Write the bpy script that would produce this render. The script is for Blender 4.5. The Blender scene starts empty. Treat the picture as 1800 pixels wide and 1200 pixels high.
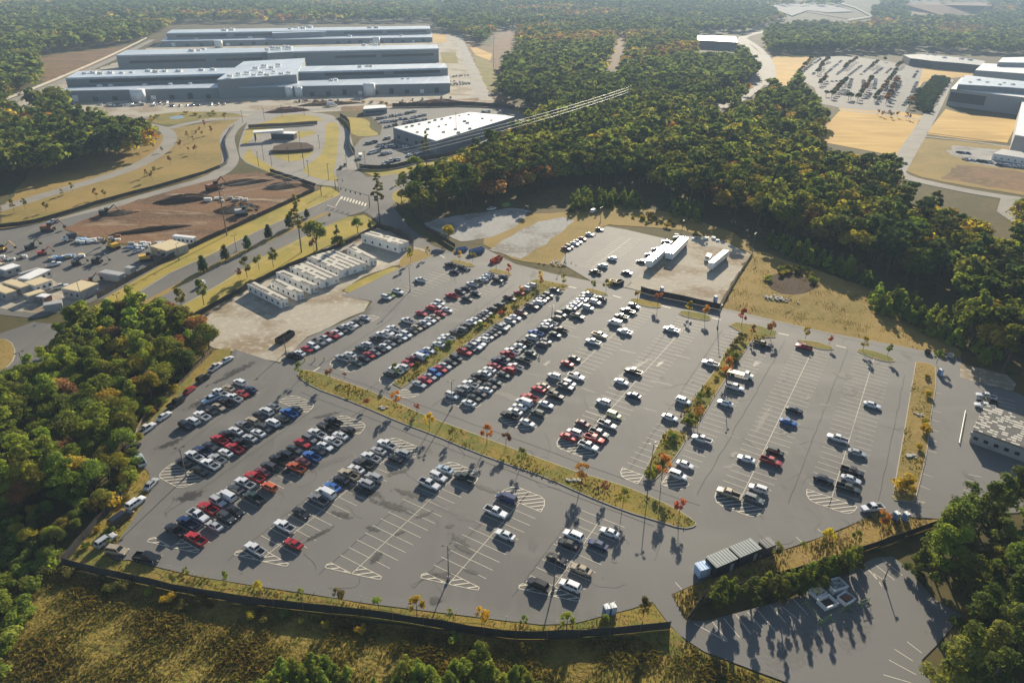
import bpy, bmesh, math, random
import numpy as np
from mathutils import Matrix, Vector
R = math.radians
random.seed(7); rng = np.random.default_rng(7)
# ---------------------------------------------------------------- scene, camera, light
scene = bpy.context.scene
COL = scene.collection
FPX, PITCH, ROLL, CAMH = 1193.43, R(27.689), R(1.5), 113.42
SUN_AZ, SUN_EL = R(13.0), R(20.0)          # azimuth clockwise from +Y

def G(px, py, z=0.0):
    """a pixel of the 1800x1200 photograph -> the point of the level z it shows"""
    u = (px-900)/FPX; v = (600-py)/FPX
    c, s = math.cos(ROLL), math.sin(ROLL); u, v = c*u-s*v, s*u+c*v
    cp, sp = math.cos(PITCH), math.sin(PITCH)
    k = (z-CAMH)/(-sp+v*cp)
    return (u*k, (cp+v*sp)*k)

cam = bpy.data.cameras.new('camera'); camo = bpy.data.objects.new('camera', cam); COL.objects.link(camo)
c_, s_ = math.cos(ROLL), math.sin(ROLL)
X = Vector((1,0,0)); U = Vector((0, math.sin(PITCH), math.cos(PITCH))); Fw = Vector((0, math.cos(PITCH), -math.sin(PITCH)))
rt = X*c_ + U*s_; up = -X*s_ + U*c_
M = Matrix((( rt.x, up.x, -Fw.x, 0), (rt.y, up.y, -Fw.y, 0), (rt.z, up.z, -Fw.z, CAMH), (0,0,0,1)))
camo.matrix_world = M
cam.sensor_width = 36; cam.lens = FPX/1800*36; cam.clip_start = 1; cam.clip_end = 80000
scene.camera = camo
w = bpy.data.worlds.new('World'); scene.world = w; w.use_nodes = True
nt = w.node_tree; bg = nt.nodes['Background']
sky = nt.nodes.new('ShaderNodeTexSky'); sky.sky_type = 'NISHITA'; sky.sun_disc = False
sky.sun_elevation = SUN_EL; sky.sun_rotation = SUN_AZ; sky.dust_density = 0.6; sky.air_density = 1.0; sky.altitude = 200
nt.links.new(sky.outputs[0], bg.inputs[0]); bg.inputs[1].default_value = 0.062
sl = bpy.data.lights.new('sun', 'SUN'); sl.energy = 5.0; sl.angle = R(0.5); sl.color = (1.0, 0.885, 0.69)
so = bpy.data.objects.new('sun', sl); COL.objects.link(so)
so.rotation_euler = Vector((-math.sin(SUN_AZ)*math.cos(SUN_EL), -math.cos(SUN_AZ)*math.cos(SUN_EL), -math.sin(SUN_EL))).to_track_quat('-Z','Y').to_euler()
so.location = (60, 260, 160)
vs = scene.view_settings; vs.view_transform = 'Standard'; vs.look = 'None'; vs.gamma = 1.0; vs.exposure = 1.0; vs.use_curve_mapping = False
cy = scene.cycles; cy.use_denoising = True; cy.max_bounces = 5; cy.diffuse_bounces = 2; cy.glossy_bounces = 2
cy.transmission_bounces = 3; cy.transparent_max_bounces = 6; cy.volume_bounces = 0; cy.sample_clamp_indirect = 4; cy.sample_clamp_direct = 0
scene.render.use_persistent_data = False

# ---------------------------------------------------------------- tagging
def tag(o, label=None, cat=None, group=None, kind=None):
    if label: o['label'] = label
    if cat: o['category'] = cat
    if group: o['group'] = group
    if kind: o['kind'] = kind
    return o
def empty(name, loc=(0,0,0), rz=0.0):
    o = bpy.data.objects.new(name, None); COL.objects.link(o)
    o.location = loc; o.rotation_euler = (0,0,rz); o.empty_display_size = 0.3
    return o
def link(name, me, parent=None, loc=None, rz=0.0, scale=None, color=None):
    o = bpy.data.objects.new(name, me); COL.objects.link(o)
    if parent: o.parent = parent
    if loc is not None: o.location = loc
    if rz: o.rotation_euler = (0,0,rz)
    if scale is not None: o.scale = scale
    if color is not None: o.color = (*color, 1)
    return o

# ---------------------------------------------------------------- materials
def mat(name, col=(.5,.5,.5), rough=.7, metal=0.0, spec=.5, noise=None, objcol=False, coat=0.0, bump=None):
    """noise = list of (scale, detail, colour2, lo, hi) mixed one after another in object space; bump=(scale, strength, distance)"""
    m = bpy.data.materials.new(name); m.use_nodes = True; t = m.node_tree; p = t.nodes['Principled BSDF']
    p.inputs['Base Color'].default_value = (*col,1); p.inputs['Roughness'].default_value = rough
    p.inputs['Metallic'].default_value = metal; p.inputs['Specular IOR Level'].default_value = spec
    p.inputs['Coat Weight'].default_value = coat; p.inputs['Coat Roughness'].default_value = .08
    src = None
    if objcol:
        oi = t.nodes.new('ShaderNodeObjectInfo'); src = oi.outputs['Color']
    co = None
    if noise or bump:
        tc = t.nodes.new('ShaderNodeTexCoord'); co = tc.outputs['Object']
    for k, nz in enumerate(noise or []):
        sc, det, c2, lo, hi = nz[:5]; st = nz[5] if len(nz) > 5 else None
        n = t.nodes.new('ShaderNodeTexNoise'); n.inputs['Scale'].default_value = sc; n.inputs['Detail'].default_value = det
        if st:
            mp = t.nodes.new('ShaderNodeMapping'); mp.inputs['Rotation'].default_value = (0,0,st[0]); mp.inputs['Scale'].default_value = (st[1],st[2],1)
            t.links.new(co, mp.inputs[0]); t.links.new(mp.outputs[0], n.inputs['Vector'])
        else: t.links.new(co, n.inputs['Vector'])
        rmp = t.nodes.new('ShaderNodeMapRange'); rmp.inputs[1].default_value = lo; rmp.inputs[2].default_value = hi
        t.links.new(n.outputs['Fac'], rmp.inputs[0])
        mx = t.nodes.new('ShaderNodeMix'); mx.data_type = 'RGBA'
        t.links.new(rmp.outputs[0], mx.inputs[0])
        if src is None: mx.inputs[6].default_value = (*col,1)
        else: t.links.new(src, mx.inputs[6])
        mx.inputs[7].default_value = (*c2,1); src = mx.outputs[2]
    if src is not None: t.links.new(src, p.inputs['Base Color'])
    if bump:
        n = t.nodes.new('ShaderNodeTexNoise'); n.inputs['Scale'].default_value = bump[0]; n.inputs['Detail'].default_value = 4
        t.links.new(co, n.inputs['Vector']); b = t.nodes.new('ShaderNodeBump'); b.inputs['Strength'].default_value = bump[1]; b.inputs['Distance'].default_value = bump[2]
        t.links.new(n.outputs['Fac'], b.inputs['Height']); t.links.new(b.outputs[0], p.inputs['Normal'])
    return m

def leafmat(name, source, trans=.42, var=.3, mul=(2.1,2.0,1.0)):
    """foliage: colour from the object ('obj') or the mesh attribute 'tint' ('attr'), varied from clump to clump"""
    m = bpy.data.materials.new(name); m.use_nodes = True; t = m.node_tree
    out = t.nodes['Material Output']; t.nodes.remove(t.nodes['Principled BSDF'])
    if source == 'obj':
        a = t.nodes.new('ShaderNodeObjectInfo'); src = a.outputs['Color']
    else:
        a = t.nodes.new('ShaderNodeAttribute'); a.attribute_name = 'tint'; src = a.outputs['Color']
    tc = t.nodes.new('ShaderNodeTexCoord')
    n = t.nodes.new('ShaderNodeTexNoise'); n.inputs['Scale'].default_value = .55; n.inputs['Detail'].default_value = 3
    t.links.new(tc.outputs['Object'], n.inputs['Vector'])
    mr = t.nodes.new('ShaderNodeMapRange'); mr.inputs[1].default_value=.3; mr.inputs[2].default_value=.7; mr.inputs[3].default_value = 1-var; mr.inputs[4].default_value = 1+var*1.3
    t.links.new(n.outputs['Fac'], mr.inputs[0])
    v = t.nodes.new('ShaderNodeVectorMath'); v.operation = 'SCALE'; t.links.new(src, v.inputs[0]); t.links.new(mr.outputs[0], v.inputs['Scale'])
    d = t.nodes.new('ShaderNodeBsdfDiffuse'); tr = t.nodes.new('ShaderNodeBsdfTranslucent')
    warm = t.nodes.new('ShaderNodeVectorMath'); warm.operation = 'MULTIPLY'; warm.inputs[1].default_value = mul
    t.links.new(v.outputs[0], d.inputs['Color']); t.links.new(v.outputs[0], warm.inputs[0]); t.links.new(warm.outputs[0], tr.inputs['Color'])
    mix = t.nodes.new('ShaderNodeMixShader'); mix.inputs[0].default_value = trans
    t.links.new(d.outputs[0], mix.inputs[1]); t.links.new(tr.outputs[0], mix.inputs[2]); t.links.new(mix.outputs[0], out.inputs['Surface'])
    return m

TH = R(31.1)
MAT = {}
MAT['terrain'] = mat('terrain', (.085,.075,.03), .95, spec=.1, noise=[(.02,6,(.13,.10,.04),.4,.62),(.25,5,(.05,.06,.02),.5,.75)])
MAT['asphalt'] = mat('asphalt', (.148,.143,.134), .80, spec=.32, noise=[(.016,4,(.116,.112,.105),.42,.6),(.05,6,(.16,.154,.142),.52,.7,(TH,.35,1.6)),(.35,6,(.152,.146,.136),.5,.8,(TH,1,.12)),(.085,7,(.06,.058,.055),.66,.74,(TH,1,.4)),(.5,8,(.08,.077,.072),.70,.80),(9,2,(.155,.15,.14),.55,.9)], bump=(14,.15,.01))
MAT['asphalt_old'] = mat('asphalt_old', (.145,.139,.127), .88, spec=.28, noise=[(.03,4,(.12,.115,.108),.4,.65),(.2,6,(.18,.17,.155),.55,.8,(R(-40),1,.15))])
MAT['concrete'] = mat('concrete', (.26,.24,.21), .9, spec=.25, noise=[(.05,5,(.20,.187,.165),.45,.7),(.4,5,(.30,.28,.245),.5,.8)])
MAT['gravel'] = mat('gravel', (.40,.36,.29), .95, spec=.1, noise=[(.035,6,(.27,.21,.14),.48,.6),(.4,8,(.50,.46,.38),.5,.75),(1.7,3,(.2,.17,.13),.6,.8)], bump=(3,.5,.06))
MAT['palegravel'] = mat('palegravel', (.33,.32,.30), .95, spec=.1, noise=[(.05,6,(.22,.2,.17),.48,.62),(.5,8,(.42,.41,.38),.5,.75)], bump=(3,.5,.06))
MAT['dirt'] = mat('dirt', (.19,.105,.055), .95, spec=.1, noise=[(.03,7,(.10,.06,.035),.45,.6,(R(25),.5,1.6)),(.06,6,(.33,.24,.15),.55,.68,(R(25),.5,1.6)),(.5,6,(.25,.15,.08),.5,.8)], bump=(.5,.8,.4))
MAT['grass'] = mat('grass', (.27,.205,.045), .95, spec=.1, noise=[(.06,6,(.16,.165,.04),.40,.60),(.35,6,(.32,.20,.065),.5,.7),(1.1,6,(.11,.105,.03),.55,.72),(2.6,4,(.09,.085,.03),.55,.75)], bump=(2.5,.6,.12))
MAT['lawn'] = mat('lawn', (.37,.285,.06), .95, spec=.1, noise=[(.05,5,(.27,.235,.055),.42,.65),(.2,6,(.42,.30,.09),.5,.7),(.8,5,(.20,.17,.05),.6,.8)], bump=(2,.4,.08))
MAT['dry'] = mat('dry', (.31,.215,.065), .95, spec=.1, noise=[(.03,6,(.23,.175,.05),.42,.62),(.25,7,(.32,.22,.09),.5,.72),(1.5,4,(.12,.09,.035),.55,.75)], bump=(1.5,.6,.15))
MAT['straw'] = mat('straw', (.56,.36,.11), .95, spec=.1, noise=[(.015,5,(.45,.28,.08),.42,.62),(.06,6,(.64,.44,.16),.5,.7,(R(10),.3,2))])
MAT['scrub'] = mat('scrub', (.20,.145,.035), .95, spec=.1, noise=[(.08,6,(.25,.19,.045),.42,.62),(.4,6,(.14,.14,.03),.5,.7),(1.8,4,(.11,.085,.025),.5,.75)], bump=(1.2,1.0,.4))
MAT['brown'] = mat('brown', (.20,.115,.055), .95, spec=.1, noise=[(.03,6,(.13,.085,.04),.42,.62),(.2,6,(.25,.16,.08),.5,.7)])
MAT['mulch'] = mat('mulch', (.07,.045,.03), .95, spec=.1)
MAT['paint_line'] = mat('paint_line', (.62,.56,.44), .7, noise=[(1.2,4,(.42,.38,.31),.55,.75)])
MAT['yellow_line'] = mat('yellow_line', (.62,.42,.12), .7)
MAT['kerb'] = mat('kerb', (.36,.33,.28), .85)
MAT['white'] = mat('white', (.78,.77,.74), .55, noise=[(.3,4,(.66,.65,.62),.5,.8)])
MAT['white_metal'] = mat('white_metal', (.80,.80,.78), .32, spec=.6)
MAT['roof_metal'] = mat('roof_metal', (.50,.56,.62), .38, spec=.5, noise=[(.02,3,(.41,.47,.53),.45,.65),(.25,2,(.58,.63,.68),.5,.7,(0,1,.02))])
MAT['trailer_roof'] = mat('trailer_roof', (.8,.8,.78), .16, spec=.9, metal=.35)
MAT['campus_wall'] = mat('campus_wall', (.33,.33,.33), .75)
MAT['hall_wall'] = mat('hall_wall', (.20,.22,.235), .75, noise=[(.01,2,(.23,.25,.265),.4,.6)])
MAT['louvre'] = mat('louvre', (.05,.055,.06), .6)
MAT['dark'] = mat('dark', (.025,.025,.027), .6)
MAT['screen'] = mat('screen', (.03,.029,.028), .9, noise=[(.25,5,(.055,.05,.042),.45,.7),(2.5,3,(.02,.02,.02),.5,.8)])
MAT['pole'] = mat('pole', (.16,.15,.14), .55, metal=.3)
MAT['darkpole'] = mat('darkpole', (.035,.033,.032), .55)
MAT['wood'] = mat('wood', (.17,.12,.08), .85)
MAT['bark'] = mat('bark', (.10,.07,.05), .95, noise=[(2,4,(.17,.13,.10),.5,.7)])
MAT['greybox'] = mat('greybox', (.36,.36,.35), .6, noise=[(.3,4,(.28,.28,.27),.5,.8)])
MAT['tan_roof'] = mat('tan_roof', (.62,.50,.29), .5)
MAT['green_roof'] = mat('green_roof', (.12,.16,.165), .45, noise=[(.5,3,(.09,.125,.13),.4,.7)])
MAT['navy_box'] = mat('navy_box', (.03,.035,.05), .5)
MAT['blue'] = mat('blue', (.08,.17,.34), .5)
MAT['lightblue'] = mat('lightblue', (.35,.50,.70), .5)
MAT['yellow'] = mat('yellow', (.62,.36,.04), .5)
MAT['limegreen'] = mat('limegreen', (.22,.32,.10), .5)
MAT['red'] = mat('red', (.45,.05,.04), .5)
MAT['rust'] = mat('rust', (.22,.09,.05), .8)
MAT['wire'] = mat('wire', (.55,.55,.54), .45)
MAT['rock'] = mat('rock', (.42,.40,.37), .9, noise=[(2,4,(.25,.24,.22),.45,.65)])
MAT['water'] = mat('water', (.06,.08,.09), .08, spec=.6)
MAT['car_paint'] = mat('car_paint', rough=.28, metal=.15, objcol=True, coat=.6)
MAT['glass'] = mat('glass', (.012,.014,.017), .06, spec=.7)
MAT['tyre'] = mat('tyre', (.018,.018,.018), .85)
MAT['rim'] = mat('rim', (.45,.45,.46), .35, metal=.7)
MAT['lamp_clear'] = mat('lamp_clear', (.75,.75,.72), .15)
MAT['lamp_red'] = mat('lamp_red', (.35,.02,.02), .25)
MAT['trim'] = mat('trim', (.03,.03,.032), .6)
MAT['patch_roof'] = mat('patch_roof', (.50,.47,.40), .75, noise=[(.8,4,(.38,.36,.31),.5,.7)])
MAT['torn_sheet'] = mat('torn_sheet', (.035,.034,.034), .7, noise=[(1.5,3,(.10,.10,.10),.55,.7)])
MAT['leaf'] = leafmat('leaf', 'obj'); MAT['leaf_attr'] = leafmat('leaf_attr', 'attr'); MAT['weed'] = leafmat('weed', 'attr', .28, .3, (1.25,1.2,.9))

def stainmat(name, col):
    m = mat(name, col, .6, spec=.4); t = m.node_tree; p = t.nodes['Principled BSDF']; tc = t.nodes.new('ShaderNodeTexCoord')
    ln = t.nodes.new('ShaderNodeVectorMath'); ln.operation = 'LENGTH'; t.links.new(tc.outputs['Object'], ln.inputs[0])
    g = t.nodes.new('ShaderNodeNewGeometry'); n = t.nodes.new('ShaderNodeTexNoise'); n.inputs['Scale'].default_value = .9; n.inputs['Detail'].default_value = 6; t.links.new(g.outputs['Position'], n.inputs['Vector'])
    a = t.nodes.new('ShaderNodeMath'); a.operation = 'SUBTRACT'; t.links.new(n.outputs['Fac'], a.inputs[0]); 
    h = t.nodes.new('ShaderNodeMath'); h.operation = 'MULTIPLY'; h.inputs[1].default_value = .62; t.links.new(ln.outputs['Value'], h.inputs[0]); t.links.new(h.outputs[0], a.inputs[1])
    r = t.nodes.new('ShaderNodeMapRange'); r.inputs[1].default_value = .0; r.inputs[2].default_value = .28; r.inputs[4].default_value = .8 if col[0] < .1 else .4; t.links.new(a.outputs[0], r.inputs[0]); t.links.new(r.outputs[0], p.inputs['Alpha'])
    return m
MAT['stain'] = stainmat('stain', (.035,.033,.031)); MAT['pale_stain'] = stainmat('pale_stain', (.175,.168,.152))
# ---------------------------------------------------------------- mesh builder
class MB:
    def __init__(s): s.v = []; s.f = []; s.m = []
    def face(s, pts, mi=0):
        b = len(s.v); s.v += [tuple(p) for p in pts]; s.f.append(tuple(range(b, b+len(pts)))); s.m.append(mi)
    def box(s, x0,x1,y0,y1,z0,z1, mi=0, Mx=None):
        P = [(x0,y0,z0),(x1,y0,z0),(x1,y1,z0),(x0,y1,z0),(x0,y0,z1),(x1,y0,z1),(x1,y1,z1),(x0,y1,z1)]
        if Mx is not None: P = [tuple(Mx @ Vector(p)) for p in P]
        b = len(s.v); s.v += P
        for f in ((0,3,2,1),(4,5,6,7),(0,1,5,4),(1,2,6,5),(2,3,7,6),(3,0,4,7)): s.f.append(tuple(b+i for i in f)); s.m.append(mi)
    def prism(s, poly, z0, z1, mi=0, mside=None):
        if sum(poly[i-1][0]*p[1]-p[0]*poly[i-1][1] for i,p in enumerate(poly)) < 0: poly = poly[::-1]
        n = len(poly); b = len(s.v); s.v += [(p[0],p[1],z0) for p in poly] + [(p[0],p[1],z1) for p in poly]
        s.f.append(tuple(b+n+i for i in range(n))); s.m.append(mi)
        s.f.append(tuple(b+i for i in range(n-1,-1,-1))); s.m.append(mi)
        for i in range(n):
            j = (i+1) % n; s.f.append((b+i,b+j,b+n+j,b+n+i)); s.m.append(mi if mside is None else mside)
    def tube(s, a, b_, r0, r1=None, n=8, mi=0, cap=True):
        r1 = r0 if r1 is None else r1
        a = Vector(a); b_ = Vector(b_); d = (b_-a).normalized(); q = d.to_track_quat('Z','Y').to_matrix()
        b = len(s.v)
        for c, r in ((a,r0),(b_,r1)):
            for i in range(n):
                t = 2*math.pi*i/n; s.v.append(tuple(c + q @ Vector((r*math.cos(t), r*math.sin(t), 0))))
        for i in range(n):
            j = (i+1)%n; s.f.append((b+i,b+j,b+n+j,b+n+i)); s.m.append(mi)
        if cap:
            s.f.append(tuple(b+n+i for i in range(n))); s.m.append(mi); s.f.append(tuple(b+i for i in range(n-1,-1,-1))); s.m.append(mi)
    def loft(s, rings, mi=0):
        n = len(rings[0]); b = len(s.v)
        for r in rings: s.v += [tuple(p) for p in r]
        for k in range(len(rings)-1):
            for i in range(n):
                j = (i+1)%n; s.f.append((b+k*n+i, b+k*n+j, b+(k+1)*n+j, b+(k+1)*n+i)); s.m.append(mi)
        s.f.append(tuple(b+i for i in range(n-1,-1,-1))); s.m.append(mi)
        e = b+(len(rings)-1)*n; s.f.append(tuple(e+i for i in range(n))); s.m.append(mi)
    def mesh(s, name, mats, smooth=False):
        me = bpy.data.meshes.new(name); me.from_pydata(s.v, [], s.f)
        for m in (mats if isinstance(mats,(list,tuple)) else [mats]): me.materials.append(MAT[m] if isinstance(m,str) else m)
        if len(me.materials) > 1: me.polygons.foreach_set('material_index', s.m)
        if smooth: me.polygons.foreach_set('use_smooth', [True]*len(s.f))
        me.update(); return me
    def build(s, name, mats, parent=None, smooth=False, **kw):
        return link(name, s.mesh(name, mats, smooth), parent, **kw)

def fix_normals(me):
    bm = bmesh.new(); bm.from_mesh(me); bmesh.ops.recalc_face_normals(bm, faces=bm.faces); bm.to_mesh(me); bm.free(); return me

def hillz(d): return min(max(d-2600,0)*.03, 125)
def GH(px, py, off=2.0):
    """pixel -> point on the far rising ground"""
    z = 0.0
    for _ in range(60):
        x, y = G(px, py, z); d = math.hypot(x, y)
        if d > 60000: d = 60000
        z = .6*z+.4*min(hillz(d), CAMH-2)
    return (x, y, z+off)
ZL = [0.0]
def sheet_world(name, poly, matname, z=None, kind='structure'):
    """one flat ground sheet; each new one lies a little above the one before"""
    if z is None: ZL[0] += .003; z = ZL[0]
    if sum(poly[i-1][0]*p[1]-p[0]*poly[i-1][1] for i,p in enumerate(poly)) < 0: poly = poly[::-1]
    me = bpy.data.meshes.new(name); me.from_pydata([(p[0],p[1],z) for p in poly], [], [tuple(range(len(poly)))]); me.materials.append(MAT[matname])
    bm = bmesh.new(); bm.from_mesh(me); bmesh.ops.triangulate(bm, faces=bm.faces, ngon_method='EAR_CLIP'); bm.to_mesh(me); bm.free()
    o = link(name, me); tag(o, kind=kind); return o
def smooth_poly(P, it=2):
    for _ in range(it):
        Q = []
        for i in range(len(P)):
            a = P[i]; b = P[(i+1)%len(P)]
            Q += [(a[0]*.75+b[0]*.25, a[1]*.75+b[1]*.25), (a[0]*.25+b[0]*.75, a[1]*.25+b[1]*.75)]
        P = Q
    return P
RAGGED = {'gravel':1.6,'palegravel':1.6,'dirt':1.8,'dry':1.3,'brown':2.5,'grass':.5,'scrub':.6}
def ragged(W, amp, step=5.0):
    g = np.random.default_rng(int(abs(W[0][0]*7+W[0][1]*3))); Q = []
    for a, b in zip(W, W[1:]+W[:1]):
        l = math.dist(a,b); n = max(1, min(60, int(l/step)))
        for k in range(n):
            t = k/n; j = g.normal(0, amp*.45, 2) if k else (0,0)
            Q.append((a[0]+(b[0]-a[0])*t+j[0], a[1]+(b[1]-a[1])*t+j[1]))
    return Q
def sheet(name, px, matname, smooth=0, z=None):
    W = [G(*p) for p in px]
    if smooth: W = smooth_poly(W, smooth)
    d = math.hypot(*W[0])
    if matname in RAGGED: W = ragged(W, RAGGED[matname]*max(1,d/400), max(5.0, d/80))
    return sheet_world(name, W, matname, z)
def strip_poly(W, width):
    L, Rr = [], []
    for i, p in enumerate(W):
        a = W[max(i-1,0)]; b = W[min(i+1,len(W)-1)]
        dx, dy = b[0]-a[0], b[1]-a[1]; l = math.hypot(dx,dy) or 1; nx, ny = -dy/l*width/2, dx/l*width/2
        L.append((p[0]+nx,p[1]+ny)); Rr.append((p[0]-nx,p[1]-ny))
    return L + Rr[::-1]
def smooth_line(W, it=2):
    for _ in range(it):
        Q = [W[0]]
        for a, b in zip(W, W[1:]): Q += [(a[0]*.75+b[0]*.25, a[1]*.75+b[1]*.25), (a[0]*.25+b[0]*.75, a[1]*.25+b[1]*.75)]
        Q.append(W[-1]); W = Q
    return W
def strip(name, px, width, matname, it=2, z=None):
    return sheet_world(name, strip_poly(smooth_line([G(*p) for p in px], it), width), matname, z)
def inpoly(x, y, poly):
    c = False; j = len(poly)-1
    for i in range(len(poly)):
        xi, yi = poly[i]; xj, yj = poly[j]
        if (yi > y) != (yj > y) and x < (xj-xi)*(y-yi)/(yj-yi)+xi: c = not c
        j = i
    return c
def inpoly_np(x, y, poly):
    c = np.zeros(len(x), bool); j = len(poly)-1
    for i in range(len(poly)):
        xi, yi = poly[i]; xj, yj = poly[j]
        if yi != yj:
            m = ((yi > y) != (yj > y)) & (x < (xj-xi)*(y-yi)/(yj-yi)+xi); c ^= m
        j = i
    return c
WP = lambda px: [G(*p) for p in px]
# ================================================================ GROUND
def ground():
    N = 48; me = bpy.data.meshes.new('terrain'); r = 42000
    me.from_pydata([(r*math.cos(2*math.pi*i/N), r*math.sin(2*math.pi*i/N), 0) for i in range(N)], [], [tuple(range(N))])
    me.materials.append(MAT['terrain']); tag(link('terrain', me), kind='structure')
ground()
def hills():
    m = MB(); A = [R(-6+3*i) for i in range(22)]; D = [2600,3200,4000,5000,6000,6766,9000,42000]
    for i in range(len(A)-1):
        for j in range(len(D)-1):
            m.face([(D[q]*math.sin(A[p]), D[q]*math.cos(A[p]), hillz(D[q])+.3) for p, q in ((i,j),(i,j+1),(i+1,j+1),(i+1,j))][::-1])
    tag(m.build('hills', 'terrain'), kind='structure')
hills()
# --- far clearings on the rising ground
def far_sheet(name, px, matn, off=2.0):
    Q = []
    for a, b in zip(px, px[1:]+px[:1]):
        n = max(1, int(math.dist(a,b)/12)); Q += [(a[0]+(b[0]-a[0])*k/n, a[1]+(b[1]-a[1])*k/n) for k in range(n)]
    W = [GH(x, y, off) for x, y in Q]; me = bpy.data.meshes.new(name); me.from_pydata(W, [], [tuple(range(len(W)))]); me.materials.append(MAT[matn])
    bm = bmesh.new(); bm.from_mesh(me); bmesh.ops.triangulate(bm, faces=bm.faces, ngon_method='EAR_CLIP'); bm.to_mesh(me); bm.free(); tag(link(name, me), kind='structure')
far_sheet('far_field', [(1300,2),(1352,7),(1400,12),(1500,36),(1540,34),(1535,10),(1590,2),(1795,2),(1720,28),(1600,30),(1560,14),(1545,34),(1500,36)], 'brown')
far_sheet('far_field', [(1340,4),(1460,10),(1500,22),(1455,24),(1420,20),(1392,30),(1350,14)], 'palegravel', 4)
for a, b in (((1455,2),(1478,8)),((1478,8),(1502,15)),((1502,15),(1532,31)),((1490,38),(1515,34)),((1515,34),(1533,31)),((1600,15),(1660,17)),((1690,22),(1715,16))):
    far_sheet('far_road', [(a[0],a[1]-.7),(b[0],b[1]-.7),(b[0],b[1]+.9),(a[0],a[1]+.9)], 'concrete', 6)
sheet('dirt_strip', [(1062,122),(1086,64),(1101,64),(1096,100),(1080,124)], 'brown')
sheet('dirt_field', [(62,105),(112,94),(218,82),(240,84),(175,118),(100,150),(72,140)], 'brown')
sheet('corridor_field', [(800,62),(862,84),(876,55),(912,55),(906,100),(882,120),(888,150),(868,182),(905,190),(945,205),(1010,195),(960,215),(880,210),(845,185),(830,120)], 'brown')
sheet('pale_field', [(822,78),(865,95),(862,107),(836,97)], 'straw')
sheet('verge', [(832,95),(862,110),(888,150),(868,165),(850,150)], 'grass')
# data hall campus
sheet('campus_ground', [(0,195),(60,165),(130,135),(205,110),(290,72),(300,55),(775,58),(812,64),(848,140),(870,180),(700,190),(500,200),(300,215),(215,215)], 'gravel')
strip('perimeter_path', [(-10,190),(60,163),(140,130),(225,92),(268,70)], 11, 'concrete', 1)
strip('hall_road', [(805,62),(822,105),(838,145),(850,172),(800,182),(700,188),(560,192),(440,198),(330,200),(230,210)], 17, 'concrete', 2)
sheet('lawn', [(760,60),(782,60),(786,74),(762,76)], 'straw'); sheet('lawn', [(774,92),(800,92),(806,112),(776,112)], 'grass')
sheet('brown_verge', [(600,188),(840,172),(836,180),(700,190),(600,196)], 'brown')
# pond lawn, verges by the left perimeter road
sheet('verge', [(60,290),(160,270),(270,255),(285,232),(225,215),(215,212),(310,225),(430,205),(430,216),(400,235),(405,265),(380,300),(230,345),(100,380),(0,405),(0,375)], 'dry')
sheet('verge', [(250,212),(282,198),(375,196),(420,200),(430,206),(350,209),(300,222)], 'grass', 1)
sheet('pond', [(294,207),(318,202),(328,207),(306,211)], 'water', 2)
strip('access_road', [(-10,370),(100,337),(225,300),(278,272),(301,248),(296,230),(268,220),(215,213)], 10, 'concrete', 2)
strip('access_road', [(297,226),(350,212),(435,207)], 9, 'concrete', 2)
strip('service_road', [(60,402),(200,362),(287,337),(380,311),(408,285),(402,262),(398,240),(412,222),(440,205),(470,196)], 11, 'concrete', 2)
# guard station
sheet('station_pavement', [(440,205),(470,195),(560,198),(592,205),(600,225),(612,225),(620,250),(626,300),(640,312),(610,330),(560,325),(510,318),(460,298),(424,283),(418,258),(430,225)], 'concrete', 1)
sheet('lawn', [(478,212),(488,203),(545,201),(572,212),(558,213),(490,221),(470,226),(440,228),(436,222)], 'lawn', 1)
sheet('lawn', [(434,226),(470,226),(490,228),(444,240),(434,254),(424,252)], 'lawn'); sheet('lawn', [(512,232),(553,230),(556,235),(532,242),(513,243)], 'lawn')
sheet('lawn', [(476,272),(495,258),(520,256),(550,258),(553,266),(540,278),(515,285),(490,280)], 'lawn', 2)
sheet('lawn', [(424,280),(440,258),(444,272),(475,292),(505,312),(520,320),(490,313),(450,292)], 'lawn', 1)
sheet('lawn', [(529,300),(545,288),(571,266),(572,220),(580,214),(597,218),(594,255),(590,290),(585,302),(597,320),(570,316),(545,310)], 'lawn', 1)
sheet('lawn', [(596,204),(615,207),(640,208),(652,216),(648,225),(668,236),(655,240),(620,240),(612,222)], 'lawn', 1)
sheet('lawn', [(565,328),(582,330),(594,338),(598,344),(560,360),(552,352)], 'lawn')
# building lot
sheet('building_lot', [(620,262),(636,243),(668,238),(672,222),(655,208),(640,196),(700,190),(800,187),(890,190),(940,212),(900,250),(800,280),(760,284),(700,297),(632,298)], 'asphalt_old')
strip('haul_road', [(640,190),(720,188),(800,184),(870,184),(940,190)], 10, 'gravel', 1)
sheet('lawn', [(632,299),(700,298),(755,286),(830,262),(870,262),(800,300),(715,318),(660,312)], 'lawn')
# left yard and earthworks
sheet('yard', [(-10,405),(100,388),(205,362),(112,404),(140,416),(215,432),(345,430),(260,480),(185,524),(120,545),(60,560),(-10,552)], 'asphalt_old')
sheet('earthworks', [(110,402),(200,365),(285,340),(400,308),(452,302),(480,308),(545,326),(565,330),(535,345),(450,382),(348,427),(290,428),(215,428),(150,416)], 'dirt')
sheet('yard_dirt', [(-5,495),(40,490),(90,490),(130,510),(150,530),(110,550),(40,548),(-5,540)], 'gravel')
strip('verge', [(-5,397),(80,380),(190,350),(290,326),(370,300)], 6, 'grass', 1)
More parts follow.
